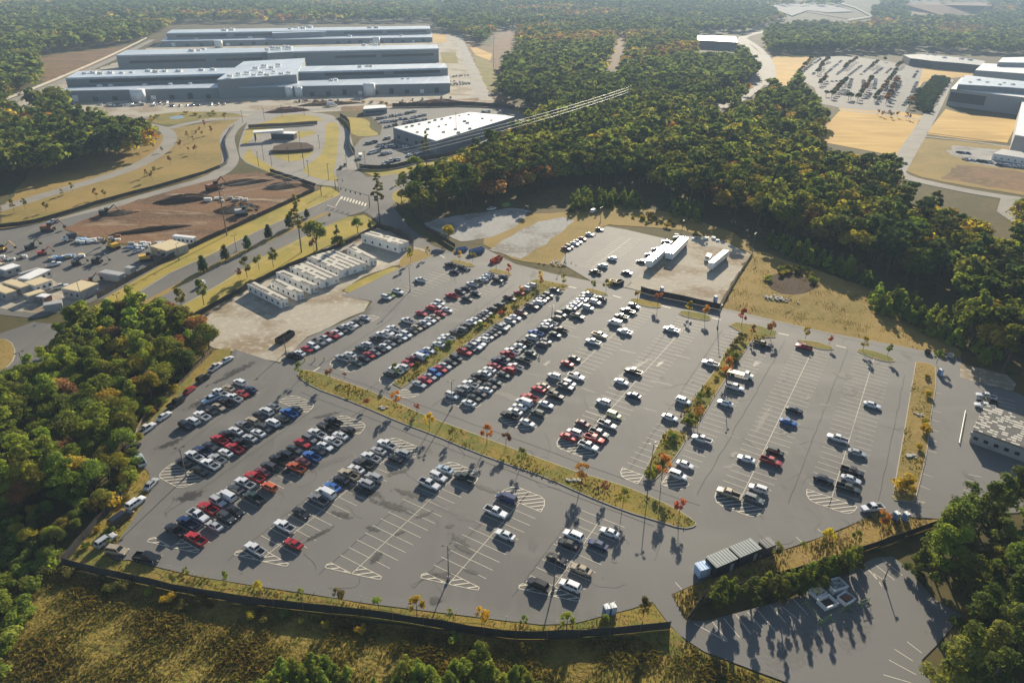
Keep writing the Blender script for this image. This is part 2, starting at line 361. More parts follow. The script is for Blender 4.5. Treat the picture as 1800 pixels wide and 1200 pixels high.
# highway
sheet('lawn', [(150,560),(185,524),(260,480),(345,430),(450,383),(530,348),(565,332),(600,340),(560,362),(450,410),(372,450),(297,483),(212,534)], 'lawn')
sheet('lawn', [(290,565),(312,542),(375,507),(450,457),(550,409),(612,381),(640,378),(668,395),(640,405),(560,440),(470,482),(420,503),(365,540),(325,566)], 'lawn')
sheet('highway', [(140,585),(212,532),(295,481),(370,449),(450,407),(500,385),(557,361),(600,341),(645,325),(705,306),(800,285),(800,300),(740,325),(700,345),(660,366),(610,381),(550,409),(450,457),(375,507),(312,542),(240,595)], 'asphalt_old')
strip('median', [(205,560),(310,503),(357,478),(400,455),(450,433),(510,404),(575,374)], 3.2, 'dry', 1)
sheet('junction', [(590,300),(628,298),(645,312),(705,306),(712,340),(690,362),(720,400),(760,432),(830,455),(812,470),(760,470),(716,436),(690,410),(650,378),(600,352),(597,338)], 'asphalt_old')
sheet('verge', [(685,345),(705,330),(720,345),(715,360),(700,360)], 'lawn', 1)
sheet('lower_road', [(-10,590),(60,566),(110,572),(140,560),(150,590),(125,612),(105,640),(50,672),(-10,700)], 'asphalt_old')
# modular yard
sheet('modular_yard', [(335,575),(372,545),(470,486),(560,441),(612,424),(640,404),(675,400),(720,428),(770,450),(745,462),(690,468),(640,486),(600,512),(650,530),(640,548),(540,592),(492,637),(410,618),(375,612),(335,585)], 'gravel')
sheet('lawn', [(598,510),(640,489),(690,469),(702,471),(705,480),(690,492),(650,515),(625,519)], 'lawn', 1)
sheet('verge', [(700,470),(705,452),(730,436),(752,445),(765,452),(745,463),(715,468)], 'dry', 1)
# gravel yard beside the forest, rough ground round the upper lot
sheet('rough_ground', [(860,400),(900,380),(1000,372),(1090,360),(1190,375),(1290,410),(1330,440),(1450,480),(1540,510),(1620,560),(1690,620),(1688,632),(1560,606),(1450,586),(1268,545),(1320,445),(1200,405),(1070,395),(1000,430),(985,470),(900,455),(850,430)], 'dry')
sheet('gravel_yard', [(745,392),(770,384),(900,366),(935,372),(905,400),(860,418),(810,425),(775,410)], 'palegravel')
sheet('gravel_yard', [(860,440),(905,412),(945,390),(990,382),(1010,388),(960,430),(915,455)], 'palegravel')
sheet('pit', [(1340,490),(1375,478),(1420,485),(1440,505),(1405,520),(1360,515)], 'mulch', 1)
# ---------------------------------------------------------------- main car park
sheet('car_park', [(404,628),(412,614),(455,628),(492,640),(540,594),(640,550),(655,530),(600,520),(640,502),(700,472),(760,450),(830,440),(850,436),(905,464),(975,482),(1100,507),(1265,541),(1360,563),(1455,585),(1575,607),(1690,630),(1690,662),(1745,680),(1792,692),(1830,720),(1830,900),(1695,905),(1650,912),(1565,906),(1540,898),(1515,915),(1440,945),(1372,968),(1300,992),(1225,1025),(1180,1045),(1206,1092),(1230,1130),(1195,1118),(1172,1092),(1147,1058),(1110,1070),(1055,1084),(1010,1096),(950,1098),(880,1090),(800,1080),(720,1070),(640,1060),(550,1045),(450,1030),(340,1012),(270,995),(228,984),(205,985),(184,972),(206,955),(224,928),(243,898),(256,880),(267,856),(262,832),(240,806),(236,790),(270,738),(305,703),(345,668),(375,643)], 'asphalt')
sheet('car_park', [(985,462),(993,448),(1020,420),(1066,398),(1100,404),(1170,420),(1140,466),(1100,506),(1040,495)], 'asphalt')
sheet('gravel_yard', [(1100,506),(1140,466),(1175,440),(1200,415),(1260,418),(1318,446),(1290,492),(1264,538),(1180,522)], 'gravel')
sheet('gravel_yard', [(1687,640),(1735,650),(1770,660),(1786,675),(1780,688),(1740,678),(1687,663)], 'gravel')
sheet('lower_lot', [(1172,1094),(1206,1090),(1240,1092),(1300,1076),(1400,1050),(1470,1012),(1540,980),(1568,978),(1600,1002),(1640,1052),(1690,1082),(1650,1130),(1620,1160),(1640,1215),(1390,1202),(1330,1180),(1237,1145),(1205,1124)], 'asphalt')
# grass round the outside
sheet('verge', [(270,997),(340,1014),(450,1032),(550,1047),(640,1062),(720,1072),(800,1082),(880,1092),(950,1100),(1010,1098),(1055,1086),(1110,1072),(1147,1060),(1172,1094),(1177,1105),(1050,1120),(900,1124),(750,1103),(550,1077),(325,1046),(200,1018),(113,996),(148,948),(180,912),(207,890),(235,836),(240,808),(262,834),(266,856),(255,880),(243,899),(224,929),(205,956),(183,973),(204,987),(228,986)], 'grass')
sheet('verge', [(236,805),(225,800),(290,700),(317,672),(348,640),(380,615),(406,612),(404,630),(375,645),(345,670),(305,705),(270,740),(238,790)], 'grass')
sheet('verge', [(1181,1046),(1226,1026),(1300,993),(1372,969),(1440,946),(1515,916),(1541,899),(1565,907),(1650,913),(1688,906),(1690,910),(1587,945),(1490,980),(1400,1020),(1235,1060),(1207,1090)], 'dry')
sheet('verge', [(1177,1100),(1205,1127),(1237,1148),(1330,1184),(1390,1206),(1380,1230),(960,1230),(930,1150),(1050,1122)], 'grass')
sheet('scrub_field', [(113,998),(200,1020),(325,1048),(550,1079),(750,1105),(900,1126),(1050,1122),(1120,1118),(1000,1240),(400,1260),(-60,1260),(-60,1010),(60,1000)], 'scrub')
# ---------------------------------------------------------------- raised islands (kerb and turf)
def island(px, turf='grass', sm=1, h=.13, mulch=()):
    W = smooth_poly(WP(px), sm)
    mb = MB(); mb.prism(W, -.05, ZI+h, 1); o = mb.build('island_kerb', ['kerb','kerb']); tag(o, kind='structure')
    cx = sum(p[0] for p in W)/len(W); cyy = sum(p[1] for p in W)/len(W)
    # turf: inset by the kerb's width
    n = len(W); inn = []
    area = sum(W[i-1][0]*W[i][1]-W[i][0]*W[i-1][1] for i in range(n)); sg = 1 if area > 0 else -1
    for i in range(n):
        a, b = W[i-1], W[(i+1)%n]; dx, dy = b[0]-a[0], b[1]-a[1]; l = math.hypot(dx,dy) or 1
        inn.append((W[i][0]-sg*dy/l*.2, W[i][1]+sg*dx/l*.2))
    sheet_world('island_turf', inn, turf, ZI+h+.006)
    return W
ZI = ZL[0]+.02
DIV = [(521,661),(528,652),(540,651),(562,656),(605,671),(650,687),(702,710),(750,732),(800,750),(900,788),(960,810),(1020,832),(1075,847),(1125,865),(1185,892),(1222,917),(1224,926),(1200,931),(1150,915),(1100,900),(1025,870),(960,840),(900,820),(825,792),(762,765),(700,742),(650,720),(600,700),(550,682)]
island(DIV, 'grass', 1)
island([(690,675),(715,648),(760,618),(800,592),(850,560),(885,535),(925,503),(932,494),(945,491),(1000,502),(993,510),(965,510),(938,526),(910,546),(870,571),(830,598),(790,626),(740,661),(705,683)], 'grass', 0)
island([(1131,833),(1146,800),(1171,754),(1190,757),(1212,764),(1192,799),(1155,843),(1143,846)], 'grass', 1)
island([(1195,742),(1227,689),(1252,657),(1277,618),(1301,584),(1281,573),(1293,567),(1330,572),(1366,583),(1363,594),(1325,595),(1317,607),(1288,648),(1268,679),(1252,704),(1224,752)], 'grass', 0)
for P in ([(790,458),(800,456),(838,466),(830,471),(805,466)], [(856,475),(870,472.5),(902,480.5),(897,486),(868,481)], [(1027,510),(1034,506),(1069,516.5),(1068,521),(1034,515)],
          [(1106,527),(1113,524.5),(1150,530),(1164,536),(1160,543),(1135,540),(1111,533)], [(1191,550),(1200,546),(1235,551),(1251,558),(1247,565),(1225,562),(1198,556)],
          [(1401,593),(1405,599),(1432,600),(1466,611),(1463,617),(1432,613),(1402,601)], [(1505,615),(1516,613),(1545,620),(1572,630),(1571,639),(1537,632),(1508,620)]):
    island(P, 'grass', 1)
island([(1609,637),(1620,637),(1637,641),(1645,646),(1645,680),(1637,730),(1630,790),(1625,815),(1610,876),(1603,884),(1572,880),(1568,874),(1581,800),(1590,750),(1601,683)], 'dry', 0)
island([(-12,594),(20,599),(29,620),(20,642),(-12,660)], 'dry', 1)

# ---------------------------------------------------------------- painted stalls
DL, DR = TH, R(29.9)
WST = 2.743; HALF = 6.0
line = MB(); zl = ZL[0] + .006
def seg(a, b, wd=.13, z=None):
    dx, dy = b[0]-a[0], b[1]-a[1]; l = math.hypot(dx,dy)
    if l < 1e-6: return
    nx, ny = -dy/l*wd/2, dx/l*wd/2; z = zl if z is None else z
    line.face([(a[0]-nx,a[1]-ny,z),(b[0]-nx,b[1]-ny,z),(b[0]+nx,b[1]+ny,z),(a[0]+nx,a[1]+ny,z)])
def hatch(poly, ang, gap=1.3, wd=.26):
    n = len(poly)
    for i in range(n): seg(poly[i], poly[(i+1)%n], .16, zl+.004)
    d = (math.cos(ang), math.sin(ang)); nn = (-d[1], d[0])
    t = [p[0]*nn[0]+p[1]*nn[1] for p in poly]; v = min(t)+gap*.7
    while v < max(t)-.2:
        xs = []
        for i in range(n):
            j = (i+1)%n; a, b = t[i], t[j]
            if (a > v) != (b > v):
                k = (v-a)/(b-a); p = (poly[i][0]+(poly[j][0]-poly[i][0])*k, poly[i][1]+(poly[j][1]-poly[i][1])*k); xs.append((p[0]*d[0]+p[1]*d[1], p))
        xs.sort()
        for k in range(0, len(xs)-1, 2): seg(xs[k][1], xs[k+1][1], wd, zl+.008)
        v += gap
ROWS = {}
def row(name, lo, hi, ang, kind, anchor, hatch_lo=0, hatch_hi=0):
    """kind: 'D' double, 'L' stalls on the yard side of the anchor, 'R' stalls on the other; anchor: where lo lies across the row
    (-1 yard-side end, 0 centre, 1 other end), the painted line at lo being the first"""
    d = (math.sin(ang), math.cos(ang)); n = (d[1], -d[0])
    a = G(*lo); b = G(*hi)
    cx, cyy = a[0]-n[0]*anchor*HALF, a[1]-n[1]*anchor*HALF
    L = (b[0]-a[0])*d[0]+(b[1]-a[1])*d[1]; N = int(round(L/WST))
    ROWS[name] = dict(c=(cx,cyy), d=d, n=n, kind=kind)
    P = lambda s, t: (cx+d[0]*s+n[0]*t, cyy+d[1]*s+n[1]*t)
    t0 = -HALF if kind in 'DL' else 0; t1 = HALF if kind in 'DR' else 0
    for i in range(N+1): seg(P(i*WST,t0+.1), P(i*WST,t1))
    if kind == 'D': seg(P(0,0), P(N*WST,0))
    ha = math.atan2(n[1], n[0])+R(42)
    for on, s0, sg in ((hatch_lo,0,-1),(hatch_hi,N*WST,1)):
        if not on: continue
        if sg < 0 and name in ('Lc','Ld','Le','Lf','Lg'):
            W_ = WST
            hatch([P(-W_,0), P(-W_,-HALF), P(-W_-.9,-HALF-.5), P(-W_-1.7,-HALF-.1)], ha)
            hatch([P(0,0), P(0,HALF), P(-.7,HALF+.2), P(-1.1,HALF-.6), P(-W_,0)], ha); seg(P(0,0), P(-W_,0)); seg(P(-W_,0), P(-W_,-HALF))
            continue
        for s_, te in ((-1,t0),(1,t1)):
            if te == 0: continue
            te = abs(te)
            pts = [P(s0,0), P(s0,s_*te)] + [P(s0+sg*on*math.sin(a), s_*te*(.55+.45*math.cos(a))) for a in (R(30),R(60),R(90))] + [P(s0+sg*on,0)]
            hatch(pts, ha)
row('La', (363,744.7), (455.3,690), DR, 'R', 1, 0, 0); row('La2', (392,724), (455.3,690), DR, 'L', 1, 0, 0)
row('Lb', (356.7,842), (538.7,724.7), DR, 'D', 1, 5.5, 5); row('Lc', (350.7,967.3), (625.3,762), DR, 'D', 1, 4.5, 5)
row('Ld', (507.5,991), (725.3,802.7), DR, 'D', 1, 2.6, 5); row('Le', (671,1014), (833,848.7), DR, 'D', 1, 2.6, 5)
row('Lf', (842.5,1032.5), (953,898.7), DR, 'D', 1, 2.8, 5); row('Lg', (1018.7,1052), (1107,936), DR, 'D', 1, 2.8, 0)
row('A', (636,648), (893,488), DL, 'D', 1, 4.5, 0); row('Bl', (700,668), (930,503), DL, 'L', 0, 4.5, 0); row('Br', (710,684), (985,507), DL, 'R', 0, 4.0, 0)
row('C', (845,712), (1068,523), DL, 'D', 1, 4.5, 0); row('R2', (946.7,748), (1145,548), DL, 'D', 1, 4.5, 0); row('R3', (1093,745.3), (1232,570), DL, 'D', 1, 0, 0)
row('R3b', (1051,794.7), (1093,745.3), DL, 'D', 1, 4.5, 0)
row('Sl', (1131,836), (1299,586), DL, 'L', 0, 4.0, 0); row('Sr', (1172,837), (1318,613), DL, 'R', 0, 4.0, 0)
row('R4', (1300,880), (1425.8,617.5), DL, 'D', 0, 4.5, 0); row('R5', (1461.7,875), (1535.8,632.5), DL, 'D', 0, 4.5, 0)
row('A0', (536.7,628), (650,568), DL, 'L', 0, 0, 4.5); row('A0b', (734.7,522), (812,478), DL, 'D', 1, 0, 0)
row('U', (1040,472), (1118.7,420), R(29), 'D', 0, 0, 0); row('Ul', (1000,444), (1052,406.7), R(33), 'L', 0, 0, 0); row('Ur', (1100,493), (1160,436), R(31), 'L', 0, 0, 0)
for a, b in (((1645,691),(1656,693)),((1639,722),(1653,725)),((1638,738),(1652,742)),((1637,756),(1650,759)),((1632,773),(1647,777)),((1630,792),(1647,797)),((1622,833),(1639,839)),((1617,854),(1634,861)),
             ((1605,879),(1627,884)),((1627,884),(1604,884)),((1701,834),(1725,839)),((1699,843),(1718,850)),((1696,852),(1718,859)),((1693,861),(1716,869)),((1690,870),(1712,877)),
             ((1752,698),(1784,706)),((1752,705),(1784,713)),((1752,711),(1785,719)),((1752,718),(1785,726)),
             ((1497,983),(1521,1009)),((1520,996),(1547,1025)),((1533,1006),(1550,1031)),((1551,983),(1586,1012)),((1537,992),(1572,1020)),((1523,1000),(1553,1020)),
             ((1373,1065),(1401,1088)),((1393,1052),(1420,1081)),((1354,1064),(1381,1095)),((1332,1073),(1363,1110)),((1313,1075),(1340,1107)),((1293,1080),(1320,1115)),((1272,1087),(1300,1121)),((1252,1093),(1278,1125)),((1220,1096),(1278,1128)),
             ((1594,1128),(1620,1148)),((1572,1141),(1604,1162)),((1562,1160),(1610,1186)),((1552,1186),(1600,1200)),
             ((1187,1024),(1199,1037)),((1357,961),(1371,970)),((1399,944),(1412,956)),((1437,930),(1450,941)),((1021,545),(1029,547))):
    seg(G(*a), G(*b), .15)
for a, b in (((999,504),(1013,507)),((1077.5,520),(1092,524)),((1163,538),(1179,542)),((1251,559.5),(1267,562.5)),((1368,586),(1386,590)),((1469,607.5),(1487,612)),((550,653.5),(562.5,646)),
             ((600,346),(590,363)),((575,361),(590,366)),((772,448),(782,454))):
    seg(G(*a), G(*b), .5)
for k in range(9):   # zebra crossing at the junction
    x, y = 602+k*5.2, 345.5+k*1.5
    seg(G(x,y), G(x-2.5,y+5.5), 1.0)
for a, b in (((214,533),(296,482)),((296,482),(450,408)),((450,408),(598,342)),((315,541),(376,506)),((376,506),(551,408.5)),((551,408.5),(610,381))): seg(G(*a), G(*b), .22)
lo = line.build('road_markings', 'paint_line'); tag(lo, kind='structure')
# dashed trench drains across the aisles
dr = MB()
for a, b in (((1422.5,713),(1463,722.5)),((1546,747.5),(1585,758)),((1391,798),(1428,810)),((1265,760.5),(1300,771.5)),((1143,669),(1181,678)),((924,656),(951,662)),((1021,682),(1047,691)),((1127,716),(1155,725)),((1187,624),(1213,631)),((835,627),(855,633)),((1089,615),(1118,622)),((999,589),(1022,596)),((609,739),(640,719)),((822,825),(850,800)),((875,775),(892,757))):
    A, B = G(*a), G(*b); n = 14
    for k in range(n):
        p = [A[i]+(B[i]-A[i])*(k+.2)/n for i in (0,1)]; q = [A[i]+(B[i]-A[i])*(k+.75)/n for i in (0,1)]
        dx, dy = q[0]-p[0], q[1]-p[1]; l = math.hypot(dx,dy); nx, ny = -dy/l*.17, dx/l*.17
        dr.face([(p[0]-nx,p[1]-ny,zl),(q[0]-nx,q[1]-ny,zl),(q[0]+nx,q[1]+ny,zl),(p[0]+nx,p[1]+ny,zl)])
tag(dr.build('drain_surface', 'dark'), kind='structure')

# oil stains and long dark streaks on the tarmac: centre pixel, length, width (m), turn
_st = MB(); _st.face([(math.cos(2*math.pi*k/20), math.sin(2*math.pi*k/20), 0) for k in range(20)]); STM = {k: _st.mesh('stain_'+k, k) for k in ('stain','pale_stain')}
ns = [0]
def stain(px, l, wd, rot, k='stain'):
    ns[0] += 1; x, y = G(*px); o = link('floor_stain', STM[k], None, (x,y,zl+.012+.0005*ns[0]), rot, (l,wd,1)); tag(o, kind='structure')
for px, l, wd, r in [((330,810),2.2,1.2,.3),((335,872),4.2,2.6,.5),((341,818),1.6,.8,.2),((432,700),5,2,.9),((470,760),6,1.6,.6),((550,775),7,1.5,.7),((560,940),5,.9,.75),((640,865),7,2.2,-.3),((655,930),2.4,1.1,-.4),((662,980),2.6,1.4,1.0),((702,938),1.6,.9,.6),((690,890),8,1.6,-.35),((720,868),6,1.5,-.3),((808,950),4,1.3,-.7),((815,965),4.5,1.1,-.6),((790,925),1.5,.9,0),((762,1010),1.5,.9,0),((782,1012),2.6,1.3,0),((764,1056),2.2,1.3,.2),((830,1005),2.4,.8,-.3),((600,905),4,1.2,-.3),((500,830),5,1.3,.6),((575,730),6,1.2,.5),((620,760),5,1.0,.6),((745,905),3,.9,.5),((700,830),5,1.2,.5),((1011,921),1.8,.9,0),((1079,987),.9,.6,0),((1480,660),3,4,.5),((1490,690),4,3,.4),((1330,640),4,1.5,.9),((1420,700),3,1.2,.8),((1160,640),4,1.0,.9),((960,640),4,1.2,.9),((880,800),4,1.5,-.4),((420,650),9,2,.95),((370,700),10,2.2,.95),((395,665),8,1.2,.95),((300,780),5,1.6,.8),((1290,800),3,1.2,.8),((1380,760),3,1.2,.9),((860,860),6,1.2,-.4)]:
    stain(px, l, wd, r)
for px, l, wd, r in [((1455,852),3.2,1.6,.3),((1437,847),2.6,1.2,.3),((1282,822),2.2,1.2,.5),((1444,712),1.6,.9,.5),((1454,714),1.6,.9,.5),((1580,752),2.4,1.2,.5),((1545,690),6,.8,.9),((900,700),20,2,-.5),((560,820),14,2,.6),((800,900),12,2,-.5),((700,600),16,2,.7),((1400,1140),12,4,.6),((1500,1100),9,4,.9),((1500,770),14,1.5,1.1),((1340,740),14,1.5,1.0),((1110,650),16,1.5,.8)]:
    stain(px, l, wd, r, 'pale_stain')

# sealed cracks and paving seams
cr = MB()
def crack(W, wd=.09):
    for a, b in zip(W, W[1:]):
        dx, dy = b[0]-a[0], b[1]-a[1]; l = math.hypot(dx,dy) or 1; nx, ny = -dy/l*wd/2, dx/l*wd/2
        cr.face([(a[0]-nx,a[1]-ny,zl-.002),(b[0]-nx,b[1]-ny,zl-.002),(b[0]+nx,b[1]+ny,zl-.002),(a[0]+nx,a[1]+ny,zl-.002)])
LOT = WP([(455,640),(640,560),(850,445),(1100,515),(1360,570),(1600,630),(1590,780),(1560,880),(1230,1015),(1140,1055),(1010,1090),(800,1072),(550,1038),(280,985),(270,840),(350,690)])
gk = np.random.default_rng(3)
for (a, b) in [((545,655),(690,560)),((640,690),(905,500)),((760,715),(1010,520)),((880,770),(1110,545)),((1000,800),(1190,560)),((1100,835),(1270,580)),((1225,870),(1380,600)),((1385,885),(1490,615)),((1545,880),(1590,660)),((300,800),(470,675)),((290,905),(560,715)),((400,985),(650,790)),((560,1010),(760,840)),((725,1035),(890,880)),((900,1050),(1010,905)),((530,690),(1150,925)),((540,640),(1230,890)),((860,450),(1680,640))]:
    A, B = G(*a), G(*b); n = 26; crack([(A[0]+(B[0]-A[0])*k/n+gk.normal(0,.12), A[1]+(B[1]-A[1])*k/n+gk.normal(0,.12)) for k in range(n+1)], .10)
x0, x1 = min(p[0] for p in LOT), max(p[0] for p in LOT); y0, y1 = min(p[1] for p in LOT), max(p[1] for p in LOT); k = 0
while k < 95:
    x, y = gk.uniform(x0,x1), gk.uniform(y0,y1)
    if not inpoly(x, y, LOT): continue
    k += 1; a = gk.choice([TH+math.pi/2, math.pi/2-TH, -TH])+gk.normal(0,.2); W = [(x,y)]
    for q in range(int(gk.integers(5,16))):
        a += gk.normal(0,.28); W.append((W[-1][0]+math.cos(a)*.9, W[-1][1]+math.sin(a)*.9))
    crack(W, gk.uniform(.035,.075))
MAT['sealant'] = mat('sealant', (.08,.077,.071), .95, spec=.1)
tag(cr.build('road_seams', 'sealant'), kind='structure')
# ================================================================ VEHICLES
ZC = ZL[0] + .004
def ring(x, zb, zt, hw, tuck=.88):
    return [(x,-hw*.93,zb),(x,-hw,zb+.22),(x,-hw*.99,zt-.14),(x,-hw*tuck,zt),(x,hw*tuck,zt),(x,hw*.99,zt-.14),(x,hw,zb+.22),(x,hw*.93,zb)]
def frustum(b, t, zb, zt, hb, ht):
    """glasshouse: base x range b, roof x range t"""
    B = [(b[0],-hb,zb),(b[1],-hb,zb),(b[1],hb,zb),(b[0],hb,zb)]
    T = [(t[0],-ht,zt),(t[1],-ht,zt),(t[1],ht,zt),(t[0],ht,zt)]
    return B, T
def quad_on(p00, p10, p11, p01, u0, u1, v0, v1, off=.012):
    """a pane lying just proud of the face p00-p10-p11-p01"""
    P = [Vector(p) for p in (p00,p10,p11,p01)]
    f = lambda u, v: (P[0]*(1-u)+P[1]*u)*(1-v) + (P[3]*(1-u)+P[2]*u)*v
    n = (P[1]-P[0]).cross(P[3]-P[0]).normalized()*off
    return [tuple(f(u,v)+n) for u,v in ((u0,v0),(u1,v0),(u1,v1),(u0,v1))]
SPEC = {
 'S': dict(st=[(-2.40,.42,.86,.66),(-2.33,.30,.97,.82),(-1.7,.24,1.0,.90),(0,.22,.98,.925),(1.2,.22,.95,.92),(1.95,.25,.86,.87),(2.32,.30,.74,.79),(2.42,.42,.60,.64)], gb=(-1.85,1.15), gt=(-1.05,.30), zb=.93, zt=1.45, hb=.84, ht=.60, wx=(1.42,-1.40)),
 'U': dict(st=[(-2.38,.45,1.00,.80),(-2.32,.34,1.10,.90),(-1.5,.28,1.10,.95),(0,.26,1.08,.96),(1.0,.26,1.06,.95),(1.9,.28,.99,.90),(2.30,.34,.86,.83),(2.40,.46,.70,.70)], gb=(-2.28,1.20), gt=(-2.0,.45), zb=1.05, zt=1.74, hb=.90, ht=.70, wx=(1.45,-1.42)),
 'V': dict(st=[(-2.75,.45,1.05,.90),(-2.70,.32,1.12,.97),(-1.5,.28,1.12,1.0),(0,.26,1.12,1.0),(1.5,.26,1.10,.98),(2.3,.30,.98,.92),(2.70,.36,.82,.84),(2.78,.46,.68,.72)], gb=(-2.68,1.85), gt=(-2.58,1.0), zb=1.08, zt=2.05, hb=.96, ht=.80, wx=(1.75,-1.65)),
 'P': dict(st=[(-.82,.30,1.08,.97),(0,.30,1.08,.98),(1.2,.30,1.10,.97),(2.0,.32,1.08,.95),(2.75,.38,.98,.91),(2.92,.50,.80,.82)], gb=(-.82,1.35), gt=(-.66,.62), zb=1.05, zt=1.86, hb=.90, ht=.72, wx=(1.85,-1.85)),
}
def wheel_mb(mb, x, y, side, mt=0, mr=1):
    mb.tube((x,y-.12,.35),(x,y+.12,.35),.35,n=14,mi=mt)
    a = y+side*.122
    mb.face([(x+.2*math.cos(t)*1, a, .35+.2*math.sin(t)) for t in [side*-2*math.pi*k/10 for k in range(10)]], mr)
def car_parts(tp):
    """-> dict part -> (mesh builder, materials, kind name)"""
    s = SPEC[tp]; body = MB(); out = []
    body.loft([ring(*q) for q in s['st']])
    B, T = frustum(s['gb'], s['gt'], s['zb'], s['zt'], s['hb'], s['ht'])
    b = len(body.v); body.v += B + T
    for f in ((4,5,6,7),(0,1,5,4),(1,2,6,5),(2,3,7,6),(3,0,4,7)): body.f.append(tuple(b+i for i in f)); body.m.append(0)
    # crown of the roof
    rx0, rx1 = s['gt']; body.box(rx0+.12, rx1-.12, -s['ht']+.1, s['ht']-.1, s['zt']-.02, s['zt']+.035)
    if tp == 'P':   # open load bed
        for y0, y1 in ((-.97,-.87),(.87,.97)): body.box(-2.85,-.80,y0,y1,.42,1.10)
        body.box(-2.92,-2.82,-.96,.96,.42,1.09); body.box(-2.85,-.80,-.87,.87,.42,.62)
        bl = MB(); bl.box(-2.80,-.84,-.86,.86,.622,.66); out.append(('bed_liner', bl, ['trim']))
    out.insert(0, ('body', body, ['car_paint']))
    ws = MB(); ws.face(quad_on(B[1],B[2],T[2],T[1],.06,.94,.10,.93)); out.append(('windscreen', ws, ['glass']))
    rw = MB(); rw.face(quad_on(B[3],B[0],T[0],T[3],.08,.92,.18 if tp!='V' else .4,.92)); out.append(('rear_window', rw, ['glass']))
    for P_ in ((B[0],B[1],T[1],T[0]), (B[2],B[3],T[3],T[2])):
        sw = MB()
        if tp == 'V': cuts = ((.70,.97),) if P_[0] is B[0] else ((.03,.30),)
        elif tp == 'P': cuts = ((.05,.47),(.51,.95))
        elif tp == 'U': cuts = ((.04,.33),(.36,.64),(.67,.94))
        else: cuts = ((.07,.49),(.52,.93))
        for u0, u1 in cuts: sw.face(quad_on(*P_, u0, u1, .16, .90))
        out.append(('side_window', sw, ['glass']))
    hw = max(q[3] for q in s['st'])
    for x in s['wx']:
        for sd in (-1,1):
            m = MB(); wheel_mb(m, x, sd*(hw-.105), sd); out.append(('wheel', m, ['tyre','rim']))
    xf = s['st'][-1][0]; xr = s['st'][0][0] if tp != 'P' else -2.92
    zf = .72 if tp == 'S' else .86; zr = .84 if tp == 'S' else .95
    for sd in (-1,1):
        m = MB(); m.box(xf-.28, xf+.005, sd*.70-.14, sd*.70+.14, zf-.12, zf+.02); out.append(('headlight', m, ['lamp_clear']))
        m = MB(); m.box(xr-.012, xr+.12, sd*.76-.09, sd*.76+.09, zr-.16, zr+.06); out.append(('taillight', m, ['lamp_red']))
    return out
FULLMESH, ONEMESH = {}, {}
for tp, nm in (('S','sedan'),('U','suv'),('V','van'),('P','pickup')):
    parts = car_parts(tp); FULLMESH[tp] = []
    one = MB(); names = []
    for pn, mb, ms in parts:
        FULLMESH[tp].append((pn, mb.mesh(pn, ms)))
        off = len(one.v); one.v += mb.v
        for f, mi in zip(mb.f, mb.m):
            one.f.append(tuple(off+i for i in f)); k = ms[mi]
            if k not in names: names.append(k)
            one.m.append(names.index(k))
    ONEMESH[tp] = one.mesh(nm, names)
TYPE = {'S':('sedan','sedan','car'), 'U':('suv','SUV','car'), 'V':('van','van','van'), 'P':('pickup_truck','pickup truck','pickup truck')}
CC = {'w':('white',(.72,.73,.74)),'s':('silver',(.42,.43,.44)),'g':('grey',(.17,.175,.18)),'d':('dark grey',(.055,.058,.062)),'k':('black',(.015,.015,.017)),
      'r':('red',(.42,.022,.025)),'b':('blue',(.03,.13,.42)),'n':('navy blue',(.015,.03,.10)),'o':('orange',(.55,.11,.03)),'e':('dark green',(.03,.05,.045)),
      't':('tan',(.40,.33,.23)),'y':('pale yellow',(.52,.50,.26)),'m':('maroon',(.13,.03,.035)),'l':('light blue',(.40,.52,.64)),'u':('lime green',(.20,.30,.06))}
NEAR, MID = 152.0, 232.0
nveh = [0]
def vehicle(x, y, head, tp, cc, label, group, scale=1.0, name=None):
    nm, word, cat = TYPE[tp]
    col = CC[cc][1]; j = rng.uniform(.85,1.12); col = tuple(min(.85,c*j) for c in col)
    d = math.hypot(x, y); nveh[0] += 1
    s = scale*rng.uniform(.97,1.05)
    if d > MID:
        o = link(nm, ONEMESH[tp], None, (x,y,ZC), head, (s,s,s), col); return tag(o, label, cat, group)
    r = empty(nm, (x,y,ZC), head); r.scale = (s,s,s)
    for pn, me in FULLMESH[tp]:
        if d > NEAR and pn in ('headlight','taillight'): continue
        link(pn, me, r, color=col if pn == 'body' else None)
    return tag(r, label, cat, group)
ORD = 'zeroth first second third fourth fifth sixth seventh eighth ninth tenth eleventh twelfth thirteenth fourteenth fifteenth sixteenth seventeenth eighteenth nineteenth twentieth'.split()
def ordinal(i):
    if i <= 20: return ORD[i]
    return 'twenty-' + ORD[i-20]
REG = {'A1':(270,640,7.5),'A2':(270,780,7.5),'A3':(440,680,7.5),'A4':(440,800,7.5),'A5':(260,880,7.5),'A6':(620,740,7.5),'A7':(800,840,7.5),'A8':(900,900,7.5),
 'B1':(490,540,7.5),'B2':(660,460,7.5),'B3':(650,560,7.5),'B4':(830,470,7.5),'B5':(760,590,7.5),'B6':(860,640,7.5),'B7':(980,520,7.5),'B8':(960,380,7.5),
 'B9':(1060,640,7.5),'B10':(1080,720,7.5),'B11':(640,440,7.5),'B12':(1160,400,7.5),'r1':(1500,600,6),'r2':(1350,600,6),'r3':(1350,760,6),'r4':(1200,700,6),'r5':(1150,540,6),'A5b':(140,600,6),'A6b':(100,820,6),'P':(0,0,1)}
